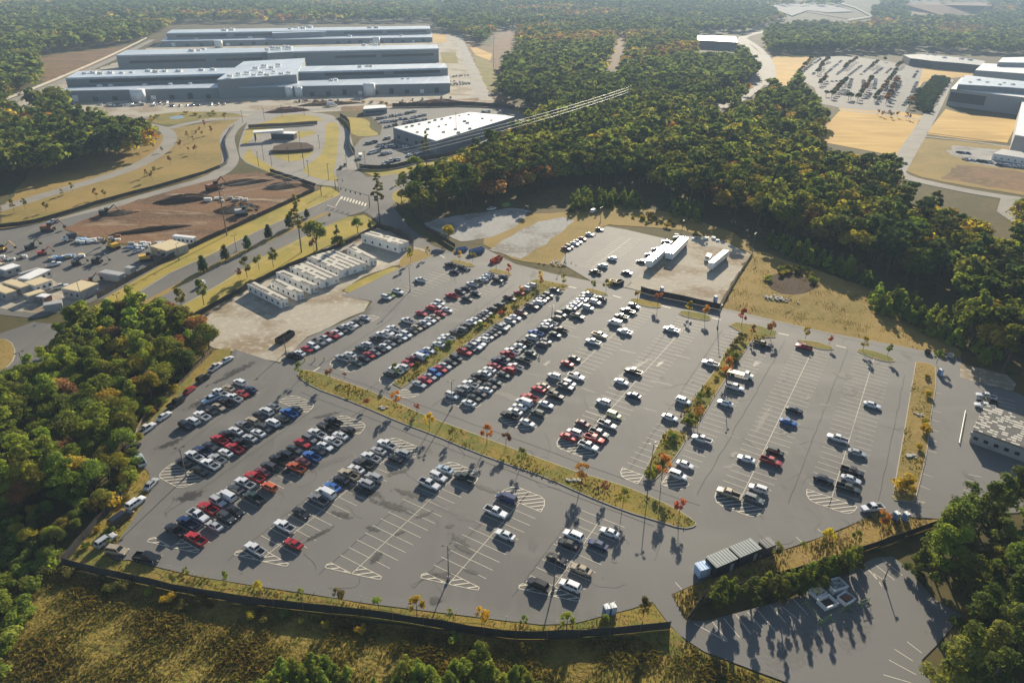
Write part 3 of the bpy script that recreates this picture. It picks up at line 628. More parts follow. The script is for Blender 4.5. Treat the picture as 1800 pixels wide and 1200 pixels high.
# row, side across it (metres from its centre), heading letters l = nose to the yard side, r = nose the other way; "x y TypeColourNose"
CARS = [
('La', -3, 'yard side of the lower row next to the wood', 'A1', '1120 235 Uwl,965 315 Stl,855 365 Pwl'),
('La', 3, 'lane side of the lower row next to the wood', 'A1', '1265 330 Snl,1155 385 Srr,1040 435 Pwl,925 490 Pkl,850 565 Str,745 610 Ukr,610 670 Pwl,495 740 Uwl,420 810 Ukr'),
('Lb', -3, 'wood side of the second lower row', 'A3', '265 245 Sgl,170 305 Uwl,95 375 Skr;A1 1285 745 Utl,1185 810 Pgl,1065 875 Swl,965 935 Pkl,840 985 Prl,745 1085 Sdr,640 1145 Pnl;A2 530 160 Pwl,400 250 Skl'),
('Lb', 3, 'far side of the second lower row', 'A3', '570 285 Sdl,485 335 Pbl,415 420 Skl,260 455 Uwl,175 540 Udr,95 605 Swl;A1 1250 970 Ssl,1140 1035 Pkl,1060 1115 Prl,935 1155 Swl;A2 830 205 Psl,770 275 Pwl,650 380 Skr'),
('Lc', -3, 'wood side of the third lower row', 'A3', '1050 440 Pkl,960 515 Pkl,850 605 Pwl,765 680 Ugr,655 735 Srr,565 820 Sdr,430 880 Ukl,340 945 Pkl,225 1040 Udl,165 1120 Sml;A2 1325 435 Prl,1195 515 Pwl,1070 595 Sdl,960 680 Vwl,830 750 Usr,700 840 Prl,590 945 Pwr;A5 525 290 Pnl,355 380 Pkl'),
('Lc', 3, 'far side of the third lower row', 'A3', '1270 560 Ukl,1165 635 Swl,1065 705 Pwl,970 780 Swr,865 835 Skr,795 910 Pbl,660 975 Sml,595 1060 Pol;A2 1525 565 Uol,1330 710 Pel,1080 890 Skr,970 975 Udr,805 1085 Ssl;A5 630 500 Prl'),
('Ld', -3, 'wood side of the fourth lower row', 'A6', '415 295 Pwl,305 380 Ssl,210 465 Pwl,125 555 Pdl;A4 1380 180 Swl,1270 245 Ptl,1155 305 Skl,1050 405 Sbl,985 490 Vwl,890 580 Pgl,665 760 Skr,455 935 Pwl;A5 1415 635 Pwl'),
('Ld', 3, 'far side of the fourth lower row', 'A6', '640 415 Usl,530 485 Skl,270 735 Usl,165 815 Usl;P 516 956 Srl'),
('Le', -3, 'wood side of the fifth lower row', 'A6', '1190 630 Sll,1120 730 Uwr,990 820 Pwr'),
('Le', 3, 'far side of the fifth lower row', 'A6', '1465 740 Pel'),
('Lf', -3, 'wood side of the sixth lower row', 'A7', '660 255 Vnl,545 450 Pwr'),
('Lf', 3, 'far side of the sixth lower row', 'A7', '665 755 Swl'),
('Lg', -3, 'wood side of the seventh lower row', 'A8', '820 310 Uwl,760 430 Skl,595 620 Skr,345 950 Ukl'),
('Lg', 3, 'far side of the seventh lower row', 'A8', '1365 300 Swl,1145 435 Snl,915 760 Stl,765 965 Uwl'),
('A0', -3, 'single row along the pale dirt yard', 'B1', '1120 140 Ssr,1030 195 Skr,975 235 Swr,900 260 Pwl,825 305 Udr,780 340 Swr,700 370 Prr,605 415 Pwr,530 460 Pgr,485 525 Uwr,385 560 Srr,290 615 Swl,170 635 Pkl'),
('A0b', -3, 'yard side of the short row by the yellow lawn', 'B11', '305 605 Sur,470 650 Uwr,600 590 Pwr,735 390 Pwl,1130 190 Pkl'),
('A0b', 3, 'far side of the short row by the yellow lawn', 'B11', '1300 230 Ukr,1195 285 Skl'),
('A', -3, 'yard side of the second upper row', 'B2', '1460 165 Snl,1440 190 Uwl,1345 215 Swl,1320 260 Pgl,1240 290 Pwl,1160 345 Skl,1100 390 Udr,975 440 Prl,820 535 Uwr,785 580 Swr,705 600 Url,580 675 Srr,395 770 Pwl,205 875 Pwl,165 935 Swr,65 955 Pwl;B1 1275 410 Pdl,1155 490 Uwl,1085 540 Sel,945 630 Swl,835 670 Psl'),
('A', 3, 'far side of the second upper row', 'B2', '1660 195 Snl,1595 235 Ukr,1315 420 Skr,1205 490 Skr,935 635 Swr,830 680 Srr,765 730 Str,715 770 Swr,650 810 Swr,600 845 Skr,540 870 Str,480 915 Skr,415 960 Uwr,345 1000 Swr,265 1030 Udr,175 1075 Sgr,130 1125 Swr;B1 1335 555 Skr,1260 600 Sgr,1175 625 Srr,1110 675 Skr,1015 735 Ser'),
('Bl', -3, 'row on the yard side of the long planted strip', 'B4', '770 230 Usl,670 270 Uwl,590 330 Srl,465 400 Pkr,330 490 Udl,230 540 Udl,165 590 Ssr,130 630 Skr,90 670 Skr,25 705 Swr;B2 1260 775 Swr,1170 835 Udl,1120 890 Ugl,1050 930 Pdl,910 985 Pwl,880 1030 Pwl,815 1085 Swl;B3 765 415 Swr,680 460 Sbr,610 485 Vwl,545 530 Pml,470 580 Srr,420 635 Uwl,300 665 Pwl,215 710 Udl'),
('Br', 3, 'row on the far side of the long planted strip', 'B4', '1060 290 Skr,985 360 Uer,920 395 Skr,890 430 Swr,850 460 Uwl,765 510 Pdr,600 590 Pmr,540 655 Swr,480 700 Usr,430 770 Ssr,370 790 Psr,300 850 Skr,250 880 Skr,190 910 Ssr,130 945 Uwl,75 1000 Pwr,20 1050 Pwr;B3 1315 385 Uer,1215 430 Prr,1115 510 Udr,1050 575 Skr,970 620 Ssr,915 665 Srr,835 710 Ubr,790 765 Ssr,720 810 Srr,650 870 Ssr'),
('C', -3, 'yard side of the crowded fourth upper row', 'B4', '1515 360 Pwl,1460 400 Ser,1420 430 Swl,1370 465 Swl,1330 490 Swl,1290 530 Swl,1235 560 Uel,1140 615 Udr,1100 665 Udl,1000 730 Pwl,950 755 Swl,920 800 Udl,800 855 Pbl,770 920 Uwl,680 990 Pkl,600 1035 Swl,560 1075 Skr,500 1095 Pwl,440 1135 Prl;B5 950 305 Skr,860 325 Pnl,800 395 Srl,750 450 Swl,680 500 Swl,600 535 Pkl,565 600 Skr,500 640 Pwl,405 690 Usl,345 745 Udl,215 770 Uwr'),
('C', 3, 'far side of the crowded fourth upper row', 'B4', '1700 415 Skr,1610 455 Uwr,1515 530 Usr,1370 640 Per,1150 820 Pkl,1090 890 Ser,950 970 Sdr,895 1010 Udl;B5 1280 230 Ser,1190 320 Pel,1095 410 Pwl,980 445 Url,925 515 Ser,820 610 Ser,755 665 Sdr,710 720 Swl,605 760 Skr,530 815 Ser,475 890 Swl'),
('R2', -3, 'yard side of the fifth upper row', 'B7', '1005 135 Ukr,900 195 Pkl,815 265 Pkl,755 350 Vwl,525 510 Ptr,450 600 Pwl,220 830 Skr,105 890 Srr;B6 840 150 Uwl,690 285 Stl,615 320 Srl,505 430 Prl,435 490 Vwl,385 560 Swl,335 625 Swl,265 675 Pkl'),
('R2', 3, 'far side of the fifth upper row', 'B7', '880 470 Pwl,240 1060 Pwr;B6 1055 255 Uwr,1000 290 Pgr,865 410 Pkr,745 535 Swr,635 640 Uel,510 780 Swr'),
('R3', -3, 'yard side of the sixth upper row', 'B7', '1485 440 Pwl,1010 1000 Pkl;B9 225 230 Swr;B6 1500 495 Uwl,1220 780 Smr,1095 890 Uwl,1000 950 Srr'),
('R3', 3, 'far side of the sixth upper row', 'B9', '410 420 Snl;B6 1615 660 Uyr,1560 800 Psr,1440 910 Pgr,1380 980 Prr,1310 1080 Pwr'),
('Sl', -3, 'stalls on the yard side of the bushy strip', 'r5', '570 585 Pwl,300 985 Uwr;B9 860 700 Swr'),
('Sr', 3, 'stalls on the far side of the bushy strip', 'r5', '1120 385 Pkr,840 840 Pwr,735 1010 Swl;B10 1130 380 Pwl,910 720 Swr,805 850 Uwr'),
('R4', -3, 'yard side of the seventh upper row', 'r2', '385 60 Prl;r4 665 640 Swl,480 1000 Ptl'),
('R4', 3, 'far side of the seventh upper row', 'r2', '270 725 Skr,200 850 Sbr;r4 965 560 Ukr,925 660 Prr,790 950 Uwl,745 1060 Ugr'),
('R5', -3, 'yard side of the last upper row', 'r3', '740 65 Pwl,575 490 Skr'),
('R5', 3, 'far side of the last upper row', 'r2', '1115 680 Swr;r3 925 215 Ssr,875 405 Pkr,880 500 Swr,850 590 Per'),
('Ul', -3, 'single row on the bank of the small top lot', 'B8', '680 170 Skr,545 235 Swr,455 295 Smr,405 335 Swr,375 365 Swr,305 400 Udr,265 430 Smr'),
('U', None, 'middle row of the small top lot', 'B8', '870 560 Uwl,745 655 Uwl,650 735 Pkl'),
('Ur', -3, 'row beside the white trailers of the top lot', 'B8', '1605 345 Skl,1490 450 Sml,1390 515 Sml,1280 605 Skl,1075 750 Skl'),
]
for rn, off, desc, reg, data in CARS:
    r = ROWS[rn]; c, d, n = r['c'], r['d'], r['n']; L = []
    for chunk in data.split(';'):
        ws = chunk.split(' ', 1)
        if ws[0] in REG: reg, chunk = ws[0], ws[1]
        for item in chunk.split(','):
            px, py, code = item.split(); ox, oy, k = REG[reg]
            zc = {'S':.65,'U':.85,'P':.8,'V':1.0}[code[0]]
            x, y = G(ox+float(px)/k, oy+float(py)/k, zc)
            s = (x-c[0])*d[0]+(y-c[1])*d[1]; t = (x-c[0])*n[0]+(y-c[1])*n[1]
            if off is not None: t = .35*t + .65*off if abs(t-off) < 3 else off
            L.append([s, t, code])
    L.sort()
    # stalls are 2.74 m wide: push apart what stands too close
    for _ in range(30):
        for a, b in zip(L, L[1:]):
            g = 2.45-(b[0]-a[0])
            if g > 0: a[0] -= g/2; b[0] += g/2
    for i, (s, t, code) in enumerate(L):
        x, y = c[0]+d[0]*s+n[0]*t, c[1]+d[1]*s+n[1]*t
        h = math.atan2(n[1], n[0]) + (math.pi if code[2] == 'l' else 0) + rng.normal(0, .018)
        lab = '%s %s, %s from near end, %s' % (CC[code[1]][0], TYPE[code[0]][1], ordinal(i+1), desc.replace('the ', ''))
        vehicle(x, y, h, code[0], code[1], lab, desc.split(' of the ')[-1] if ' of the ' in desc else desc)
def between(a, b, tp, cc, lab, group=None, z=.6):
    A, B = G(*a, z), G(*b, z); vehicle((A[0]+B[0])/2, (A[1]+B[1])/2, math.atan2(B[1]-A[1], B[0]-A[0]), tp, cc, lab, group)
f5 = lambda x, y: (140+x/6, 600+y/6); f6 = lambda x, y: (100+x/6, 820+y/6)
g = 'vehicles parked nose to tail along the wood'
for i, (x0, y0, x1, y1, tc) in enumerate([(1510,225,1610,165,'Sw'),(1375,315,1490,235,'Pw'),(1240,430,1370,355,'Uk'),(1105,560,1210,475,'Sr'),(945,700,1095,600,'Pk'),(825,835,960,745,'Sw'),(615,990,795,865,'Pw'),(470,1175,630,1075,'Ud')]):
    between(f5(x0,y0), f5(x1,y1), tc[0], tc[1], '%s %s, %s from the dirt yard in the line along the wood' % (CC[tc[1]][0], TYPE[tc[0]][1], ordinal(i+1)), g)
between((253,823), (241,797), 'P', 'l', 'light blue pickup truck on the bend of the lane by the wood', g)
for x0, y0, x1, y1, tc, lb in [(945,240,1040,140,'Ss','silver sedan alone on the bend below the light blue pickup'),(760,440,905,335,'Uw','white SUV by the kerb between silver sedan and black wagon'),(590,620,770,490,'Vk','long black van with roof rails by the kerb near the fence corner'),
        (450,830,585,740,'Us','silver SUV half on the grass at the fence corner'),(525,875,750,910,'Ut','pale tan SUV behind the small autumn tree at the fence corner'),(815,945,1095,980,'Pk','black pickup truck on the grass edge under the dark fence')]:
    between(f6(x0,y0), f6(x1,y1), tc[0], tc[1], lb, g)
f3 = lambda x, y: (1350+x/6, 760+y/6); f1 = lambda x, y: (1500+x/6, 600+y/6)
between((270+870/7.5,640+420/7.5), (270+650/7.5,640+515/7.5), 'P', 'l', 'pale blue pickup truck parked lengthwise across the row next to the wood')
between(f3(1225,785), f3(965,815), 'P', 'w', 'white work pickup with flat white bed beside the grass bank')
between(f1(1500,600), f1(1295,565), 'P', 'w', 'white pickup truck in the small lot behind the patched roof building')
between(f1(1505,660), f1(1300,610), 'P', 'k', 'black pickup truck beside a white one behind the patched roof building')
between(f1(1480,705), f1(1290,670), 'P', 'w', 'white pickup truck close behind the roof of the patched building')
between((1735,888), (1708,880), 'S', 'w', 'white sedan half hidden under the big pine'); between((1718,893), (1690,886), 'S', 'k', 'black sedan half hidden under the big pine')
# road and yard vehicles
t0_ = lambda x, y: (x/4, 300+y/4); t4 = lambda x, y: (450+x/4, 300+y/4); t2 = lambda x, y: (450+x/4, y/4)
between(t0_(1440,780), t0_(1375,825), 'V', 'w', 'white van driving on the highway past the median trees', z=.9)
between(t0_(415,350), t0_(340,365), 'P', 'w', 'white pickup truck at the top of the grey yard', z=.8)
between(t4(1620,275), t4(1690,262), 'P', 'w', 'white pickup truck on the gravel at the forest edge', z=.8)
between(t0_(380,825), t0_(470,805), 'P', 'w', 'white pickup truck between the tan cabins of the yard', z=.8)
between(t0_(930,575), t0_(1015,545), 'P', 'w', 'white pickup truck beside the yellow loader', z=.8)
between(t0_(345,665), t0_(415,650), 'P', 'w', 'white pickup truck beside the blue topped stack', z=.8)
between((900+540/4,300+300/4),(900+605/4,300+268/4), 'V', 'w', 'white van at the foot of the young pines', z=.9)
between((598,300),(600,290), 'P', 'k', 'black pickup truck leading on the station road'); between((605,298),(608,282), 'U', 'k', 'black SUV with trailer on the station road')
between((1597,286),(1585,289), 'S', 'd', 'dark sedan on the campus road') ; between((1655,160),(1660,157), 'S','w','white sedan on the campus road by the hedge'); between((1647,180),(1650,177), 'S','s','silver sedan on the campus road by the hedge')
# ---- building lot and campus lot: too far to show parts
def far_row(a, b, n, tps, cols, desc, group, hd=None, jit=.15):
    A, B = G(*a), G(*b); h = math.atan2(B[1]-A[1], B[0]-A[0])+math.pi/2 if hd is None else hd
    for i in range(n):
        if rng.random() < .07: continue
        k = (i+.5)/n+rng.normal(0,jit/n/3); tp = tps[int(rng.integers(len(tps)))]; cc = cols[int(rng.integers(len(cols)))]
        x, y = A[0]+(B[0]-A[0])*k, A[1]+(B[1]-A[1])*k
        o = link('parked_car', ONEMESH[tp], None, (x,y,ZC), h+(math.pi if rng.random()<.5 else 0), (1.08,)*3, CC[cc][1])
        tag(o, '%s %s among those parked in %s' % (CC[cc][0], TYPE[tp][1], desc), 'car', group)
bl = lambda x, y: (640+x/7.5, 180+y/7.5)
for a, b, n in [((165,230),(390,185),8),((410,185),(690,125),9),((215,275),(440,250),6),((460,230),(590,225),4),((620,215),(820,170),7),((270,340),(440,300),5),((510,285),(830,230),9),((270,490),(370,475),4),((20,560),(170,525),5),
                ((150,590),(350,545),7),((200,610),(400,590),6),((420,590),(580,610),6),((70,680),(220,640),5),((220,700),(370,665),5),((245,825),(340,805),3),((340,785),(480,760),4),((570,715),(760,665),6),((1550,140),(1660,130),3),((1700,195),(1790,190),3)]:
    far_row(bl(*a), bl(*b), n, 'SUPSU', 'wwskdgswk', 'the lot round the flat white roof', 'cars in the lot round the flat white roof', hd=R(112))
cl = lambda x, y: (1390+x/7.5, 90+y/7.5)
for a, b, n in [((135,280),(400,105),17),((285,320),(390,205),8),((435,325),(670,130),17),((600,320),(760,190),10),((760,330),(950,180),14),((920,320),(1060,200),9),((1100,310),(1210,220),9),((1250,300),(1330,230),5),((1610,360),(1680,250),8),
                ((770,500),(800,370),9),((690,590),(760,520),5),((950,520),(960,385),9),((990,640),(1060,560),5),((1100,510),(1120,365),10),((1130,700),(1200,590),8),((1250,540),(1280,360),12),((1290,690),(1450,400),19),((1480,730),(1600,580),10),((1600,560),(1660,410),9),((450,410),(640,400),3)]:
    far_row(cl(*a), cl(*b), n, 'SSUSP', 'wskdgswkn', 'the tree lined campus lot', 'cars in the tree lined campus lot', hd=R(150))
for a, b, n in [((215,184),(300,182),7),((300,188),(400,184),9),((520,180),(640,176),9),((700,178),(800,172),6),((790,150),(828,148),7),((795,135),(825,133),6)]:
    far_row(a, b, n, 'SUPV', 'wskdgwwt', 'the works yard before the long halls', 'vehicles in the works yard before the long halls', hd=R(100))
f17 = lambda x, y: (1350+x/4, y/4)
for a, b, n in [((1320,1075),(1420,1085),3),((1370,1125),(1580,1150),5),((1600,1165),(1800,1185),6)]:
    far_row(f17(*a), f17(*b), n, 'SUP', 'wskdw', 'the gravel patch by the long campus cabin', 'cars by the long campus cabin', hd=R(120))
# ================================================================ BUILDINGS, FENCES, POLES, GEAR
def boxmat(A, B, C):
    """frame with its origin at A, x along A->C, y along A->B"""
    ex = Vector((C[0]-A[0], C[1]-A[1], 0)); lx = ex.length; ex.normalize(); ey = Vector((-ex.y, ex.x, 0))
    v = Vector((B[0]-A[0], B[1]-A[1], 0)); ly = v.dot(ey)
    if ly < 0: ey = -ey; ly = -ly
    M_ = Matrix(((ex.x,ey.x,0,A[0]),(ex.y,ey.y,0,A[1]),(0,0,1,ZC),(0,0,0,1)))
    return M_, lx, ly
def px_prism(parent, name, roofpx, h, z0, mwall, mroof, parapet=.6, roofname='roof'):
    W = [G(x, y, h) for x, y in roofpx]
    m = MB(); m.prism(W, z0, h, 0); m.build(name, mwall, parent)
    cx = sum(p[0] for p in W)/len(W); cyy = sum(p[1] for p in W)/len(W)
    I = [(cx+(p[0]-cx)*.994, cyy+(p[1]-cyy)*.994) for p in W]
    r = MB(); r.prism(W, h+.003, h+.35, 0)
    r.prism(I, h+.353, h+.5, 0); r.build(roofname, mroof, parent)
    return W
def band(parent, name, P, Q, u0, u1, z0, z1, matn, depth=.25):
    """a flat panel set proud of the wall that runs from P to Q, on the camera's side"""
    d = Vector((Q[0]-P[0], Q[1]-P[1], 0)); n = Vector((d.y,-d.x,0)).normalized()
    if n.y > 0: n = -n
    a = Vector((P[0],P[1],0))+d*u0; b = Vector((P[0],P[1],0))+d*u1
    m = MB(); q = [a-n*.3, b-n*.3, b+n*depth, a+n*depth]
    m.prism([(p.x,p.y) for p in q], z0, z1, 0); return m.build(name, matn, parent)
def roof_units(parent, pxs, h, size, matn='white', name='roof_unit'):
    for x, y in pxs:
        g_ = G(x, y, h); m = MB(); s = size*rng.uniform(.6,1.0)
        m.box(g_[0]-s, g_[0]+s, g_[1]-s*.9, g_[1]+s*.9, h+.5, h+.5+s*.62)
        m.box(g_[0]-s*.7, g_[0]+s*.1, g_[1]-s*.7, g_[1]+s*.2, h+.502+s*.62, h+.5+s*.85); m.tube((g_[0]+s*.5,g_[1],h+.502+s*.62),(g_[0]+s*.5,g_[1],h+.5+s*.95),s*.25,n=8)
        m.build(name, matn, parent)
# ---- three long halls
def hall(label, lower, hl, upper, hu, bands, units, mech=None):
    r = empty('data_hall'); tag(r, label, 'building', 'long halls beyond the station')
    if lower: Wl = px_prism(r, 'front_block', lower, hl, 0, 'hall_wall', 'roof_metal', roofname='low_roof')
    Wu = px_prism(r, 'main_block', upper, hu, 0, 'hall_wall', 'roof_metal')
    for u0, u1, z0, z1 in bands: band(r, 'louvre_band', Wu[0], Wu[1], u0, u1, z0, z1, 'louvre')
    if mech:
        for q, h in mech: px_prism(r, 'plant_block', q, h, 0, 'hall_wall', 'roof_metal', roofname='plant_roof')
    for pxs, h, s in units: roof_units(r, pxs, h, s)
    if lower:
        for k in range(22):
            u = .03+.044*k
            if .36 < u < .6: continue
            band(r, 'dock_door', Wl[0], Wl[1], u, u+.012, .2, 4.2 if k%3 else 6, 'louvre' if k%4 else 'white', .35)
    # walkway parapet line along the front eaves
    e = band(r, 'eaves', Wu[0], Wu[1], 0, 1, hu-1.2, hu+.6, 'roof_metal', .5)
    return r
hall('nearest of three long grey halls, lower front block and cluttered roof', [(100,161),(791,147),(790,134),(118,155)], 10, [(115,138),(787,120),(782,112),(137,126)], 18,
     [(.05,.38,13,16),(.41,.46,13,16),(.63,.80,13,16),(.83,.975,13,16)],
     [([(150,131),(165,130),(178,131),(195,130),(215,130),(232,129),(262,127),(275,128),(290,127),(315,127),(355,125),(375,124)], 18, 3.2), ([(405,136),(420,132),(435,130),(447,134),(460,130),(470,134),(482,128),(495,132),(508,130),(450,122),(465,118),(478,121),(490,116)], 20, 3.5),
      ([(633,119),(645,118),(652,118)], 18, 3), ([(583,143),(590,142),(708,140),(718,140)], 10, 2.6), ([(176,153),(195,152),(255,151),(300,150),(335,149)], 10, 2.2)],
     [([(381,141),(521,132),(536,103),(428,109)], 19)])
hall('middle of three long grey halls, tall blank front under a pale roof', None, 0, [(204,98),(771,86),(768,79),(222,89)], 20,
     [(.03,.235,10,13.5),(.265,.40,10,13.5),(.63,.77,10,13.5),(.79,.98,10,13.5)],
     [([(338,91),(350,90),(358,88),(640,81),(652,80),(660,80)], 20, 4), ([(470,89),(480,86),(490,87),(500,84),(508,86)], 22, 4.5)], [([(470,94),(514,91.5),(514,83),(470,85)], 21)])
hall('farthest of three long grey halls, standing against the forest', [(283,73),(760,66),(758,60),(292,66)], 9, [(292,59),(757,51),(755,46),(302,53)], 20,
     [(.03,.19,13,17),(.215,.38,13,17),(.62,.78,13,17),(.80,.98,13,17)],
     [([(395,55),(408,54),(510,52),(522,50),(533,51),(545,49),(650,50),(662,50)], 20, 5.5), ([(345,70),(440,68),(615,65),(705,64)], 9, 4)], [([(478,59),(573,56),(574,49),(480,51)], 19)])
def tank(px, rad, h, label):
    x, y = G(*px); r = empty('storage_tank', (x,y,0)); tag(r, label, 'tank', 'white tanks by the halls')
    m = MB(); m.tube((0,0,0),(0,0,h),rad,n=24); m.build('shell', 'white', r, True); m = MB(); m.tube((0,0,h+.005),(0,0,h+rad*.16),rad,.4,24); m.build('cap', 'white_metal', r)
tank((245,179), 7, 12, 'broad white tank before the left half of the nearest hall'); tank((650,168), 6.5, 13, 'broad white tank before the right half of the nearest hall')
tank((662,80), 7, 15, 'white tank before the farthest hall, right half'); tank((385,84), 7, 12, 'white tank before the farthest hall, left half')
for i, (px, lb) in enumerate([((377,172),'first small white silo left of the plant block'),((394,172),'second small white silo left of the plant block'),((509,170),'first small white silo right of the plant block'),((526,170),'second small white silo right of the plant block')]): tank(px, 4, 10, lb)
# ---- flat white roofed building
r = empty('warehouse'); tag(r, 'low grey warehouse under a flat white roof dotted with units', 'building')
W = px_prism(r, 'wall', [(691,225),(767,249),(905,206),(826,198)], 9, 0, 'hall_wall', 'white')
roof_units(r, [(715,225),(725,223),(737,220),(755,217),(765,213),(777,211),(792,209),(808,205),(824,203),(752,229),(772,224),(784,221),(734,234),(780,234),(801,229),(806,235),(826,228),(817,215),(822,218),(848,210),(864,213)], 9, 1.5, 'greybox')
for i, (u, v) in enumerate([(.1,.16),(.3,.36),(.52,.58),(.75,.81)]): band(r, 'window', W[0], W[1], u, v, 2, 4.5, 'louvre', .1)
r = empty('site_office'); tag(r, 'small grey site office with a pale roof above the lot', 'building')
W = px_prism(r, 'wall', [(638,193),(680,190),(677,185),(640,187)], 5, 0, 'hall_wall', 'white'); band(r,'window',W[0],W[1],.1,.9,1.5,3.2,'louvre',.1)
# ---- guard station canopy
r = empty('gate_canopy'); tag(r, 'flat white gate canopy on posts with dark booth', 'canopy')
Wc = [G(x,y,6) for x,y in ((445,236),(498,232),(498,229),(446,232))]
m = MB(); m.prism(Wc, 6, 7.2); m.build('roof', 'white', r)
for k in (0,1,2,3):
    m = MB(); p = [Wc[0][i]*.9+sum(q[i] for q in Wc)/40*1 for i in (0,1)]; q = Wc[k]; cxx = [sum(t[i] for t in Wc)/4 for i in (0,1)]
    x, y = q[0]*.92+cxx[0]*.08, q[1]*.92+cxx[1]*.08; m.tube((x,y,0),(x,y,5.99),.35); m.build('post', 'dark', r)
gx, gy = G(500,244); m = MB(); m.box(gx-9,gx+9,gy-4,gy+4,0,4.5); m.build('booth', 'navy_box', r); m = MB(); m.box(gx-9.6,gx+9.6,gy-4.6,gy+4.6,4.505,5); m.build('booth_roof','white',r)
# ---- modular cabins: A, B = ends of the near short side, C = far end of the long side through A
def cabin(label, A, B, C, h=3.3, roof='patch_roof', wall='white', group='white modular cabins in the pale dirt yard', win=6, name='modular_cabin', cat='cabin', door=True, ridge=False, steps=True):
    A, B, C = G(*A), G(*B), G(*C); M_, lx, ly = boxmat(A, B, C)
    r = empty(name); r.matrix_world = M_; tag(r, label, cat, group)
    m = MB(); m.box(0,lx,0,ly,.35,h); m.build('wall', wall, r)
    m = MB(); m.box(.15,lx-.15,.15,ly-.15,0,.349); m.build('skirting', 'greybox', r)
    m = MB(); m.box(-.12,lx+.12,-.12,ly+.12,h+.003,h+.22); m.box(.2,lx-.2,.2,ly-.2,h+.223,h+.30); m.build('roof', roof, r)
    if roof in ('patch_roof','torn_sheet'):
        m = MB(); big = name == 'office_building'; rows = int(ly/1.4) if big else max(1, int(ly/2.6)); n = int(lx/(1.1 if big else 1.9))
        for j in range(rows):
            y0 = ly*j/rows+ly/rows*.10; y1 = ly*j/rows+ly/rows*(.85 if big else .62)
            for i in range(n):
                if rng.random() < (.46 if big else .2): continue
                x0 = lx*(i+.08)/n; x1 = lx*(i+.92)/n; e = rng.uniform(0,.35)
                m.box(x0-(.5 if big and rng.random()<.4 else 0), x1, y0+e*(.4 if big else 1), y1-rng.uniform(0,.3), h+.301+.0004*i+.0002*j, h+.325+.0004*i+.0002*j)
        m.build('roof_sheeting', 'torn_sheet' if roof == 'patch_roof' else 'patch_roof', r)
    for k in range(win):
        x = lx*(k+.5)/win
        m = MB(); m.box(x-.55,x+.55,-.03,.05,1.45,2.45); f = m.build('window', 'glass', r)
        m = MB(); m.box(x-.68,x+.68,-.015,.05,1.32,1.449); m.build('sill', 'greybox', f)
    m = MB(); m.box(-.03,.05,ly*.3-.5,ly*.3+.5,.4,2.5)
    if door: m.build('door', 'greybox', r)
    for k in range(max(1,int(ly/4))):
        m = MB(); y = ly*(k+.5)/max(1,int(ly/4))+.9
        if y+.5 < ly: m.box(-.45,-.005,y-.45,y+.45,1.0,1.9); m.build('air_conditioner', 'greybox', r)
    return r
cabin('long white cabin nearest the car park in the dirt yard', (495,544),(507,539),(437,514))
cabin('second white cabin counted from the near end of the dirt yard', (522,531),(532.5,525),(477,509), win=5)
cabin('third white cabin of the dirt yard, long and narrow', (546,519),(555,512.5),(487,493))
cabin('double width white cabin with dark torn roof sheets', (565,509),(589,495),(511,483))
cabin('largest white cabin block, four modules side by side', (597,491),(637,472.5),(541,466), win=6)
cabin('short white cabin beside the four module block', (650,470),(658,464),(611,449), win=4)
cabin('large separate white cabin at the top of the dirt yard', (702,447),(715,439),(636,428), h=4.2, win=5)
cabin('blue grey building with patched roof in the small right hand lot', (1702,778),(1714,728),(1850,832), h=4.0, roof='torn_sheet', wall='greybox', win=8, group='none', name='office_building', cat='building')
gy_ = 'cabins and containers of the left yard'
gp = lambda x, y: (x/7.5, 400+y/7.5)
cabin('big tan roofed cabin behind the yellow excavator', (296,456),(321,440),(266,447), 3.6, 'tan_roof', 'greybox', gy_, 3)
cabin('big tan roofed cabin at the fence corner of the yard', gp(1080,970),gp(1300,850),gp(845,925), 3.6, 'tan_roof', 'greybox', gy_, 3)
cabin('white cabin highest up beside the earthworks', (342,432),(348,429),(305,428), 3.4, 'white', 'white', gy_, 5)
cabin('grey container beside the dark screen fence', gp(1590,735),gp(1650,690),gp(1325,690), 3.0, 'greybox', 'greybox', gy_, 0, 'container', 'container')
cabin('grey container near the top of the fence', gp(1740,640),gp(1800,610),gp(1655,625), 3.0, 'greybox', 'greybox', gy_, 0, 'container', 'container')
cabin('long pale cabin with white roof in the left yard', gp(420,790),gp(325,745),gp(700,655), 3.2, 'white', 'greybox', gy_, 4)
cabin('grey roofed cabin behind the long pale cabin', gp(310,720),gp(300,700),gp(560,640), 3.2, 'greybox', 'greybox', gy_, 3)
cabin('cabin with olive roof and white side beside the pickup', gp(490,880),gp(440,800),gp(715,800), 3.2, 'tan_roof', 'white', gy_, 3)
cabin('tan roofed cabin second from the left edge', gp(305,905),gp(400,850),gp(60,830), 3.2, 'tan_roof', 'greybox', gy_, 4)
cabin('tan roofed cabin at the left edge of the yard', gp(110,985),gp(225,930),gp(-140,890), 3.2, 'tan_roof', 'greybox', gy_, 4)
cabin('narrow tan roofed container in front of the cabins', gp(400,1000),gp(385,955),gp(620,930), 2.6, 'tan_roof', 'greybox', gy_, 0, 'container', 'container')
cabin('short pale cabin at the back of the left yard', gp(100,670),gp(85,610),gp(300,605), 3.2, 'white', 'greybox', gy_, 2)
cabin('pale cabin cut by the left edge at the back', gp(-10,610),gp(-20,570),gp(90,570), 3.2, 'tan_roof', 'greybox', gy_, 2)
cabin('weathered concrete pens below the tan containers', gp(600,1120),gp(580,1080),gp(840,1080), 2.4, 'greybox', 'greybox', gy_, 0, 'concrete_pen', 'pen')
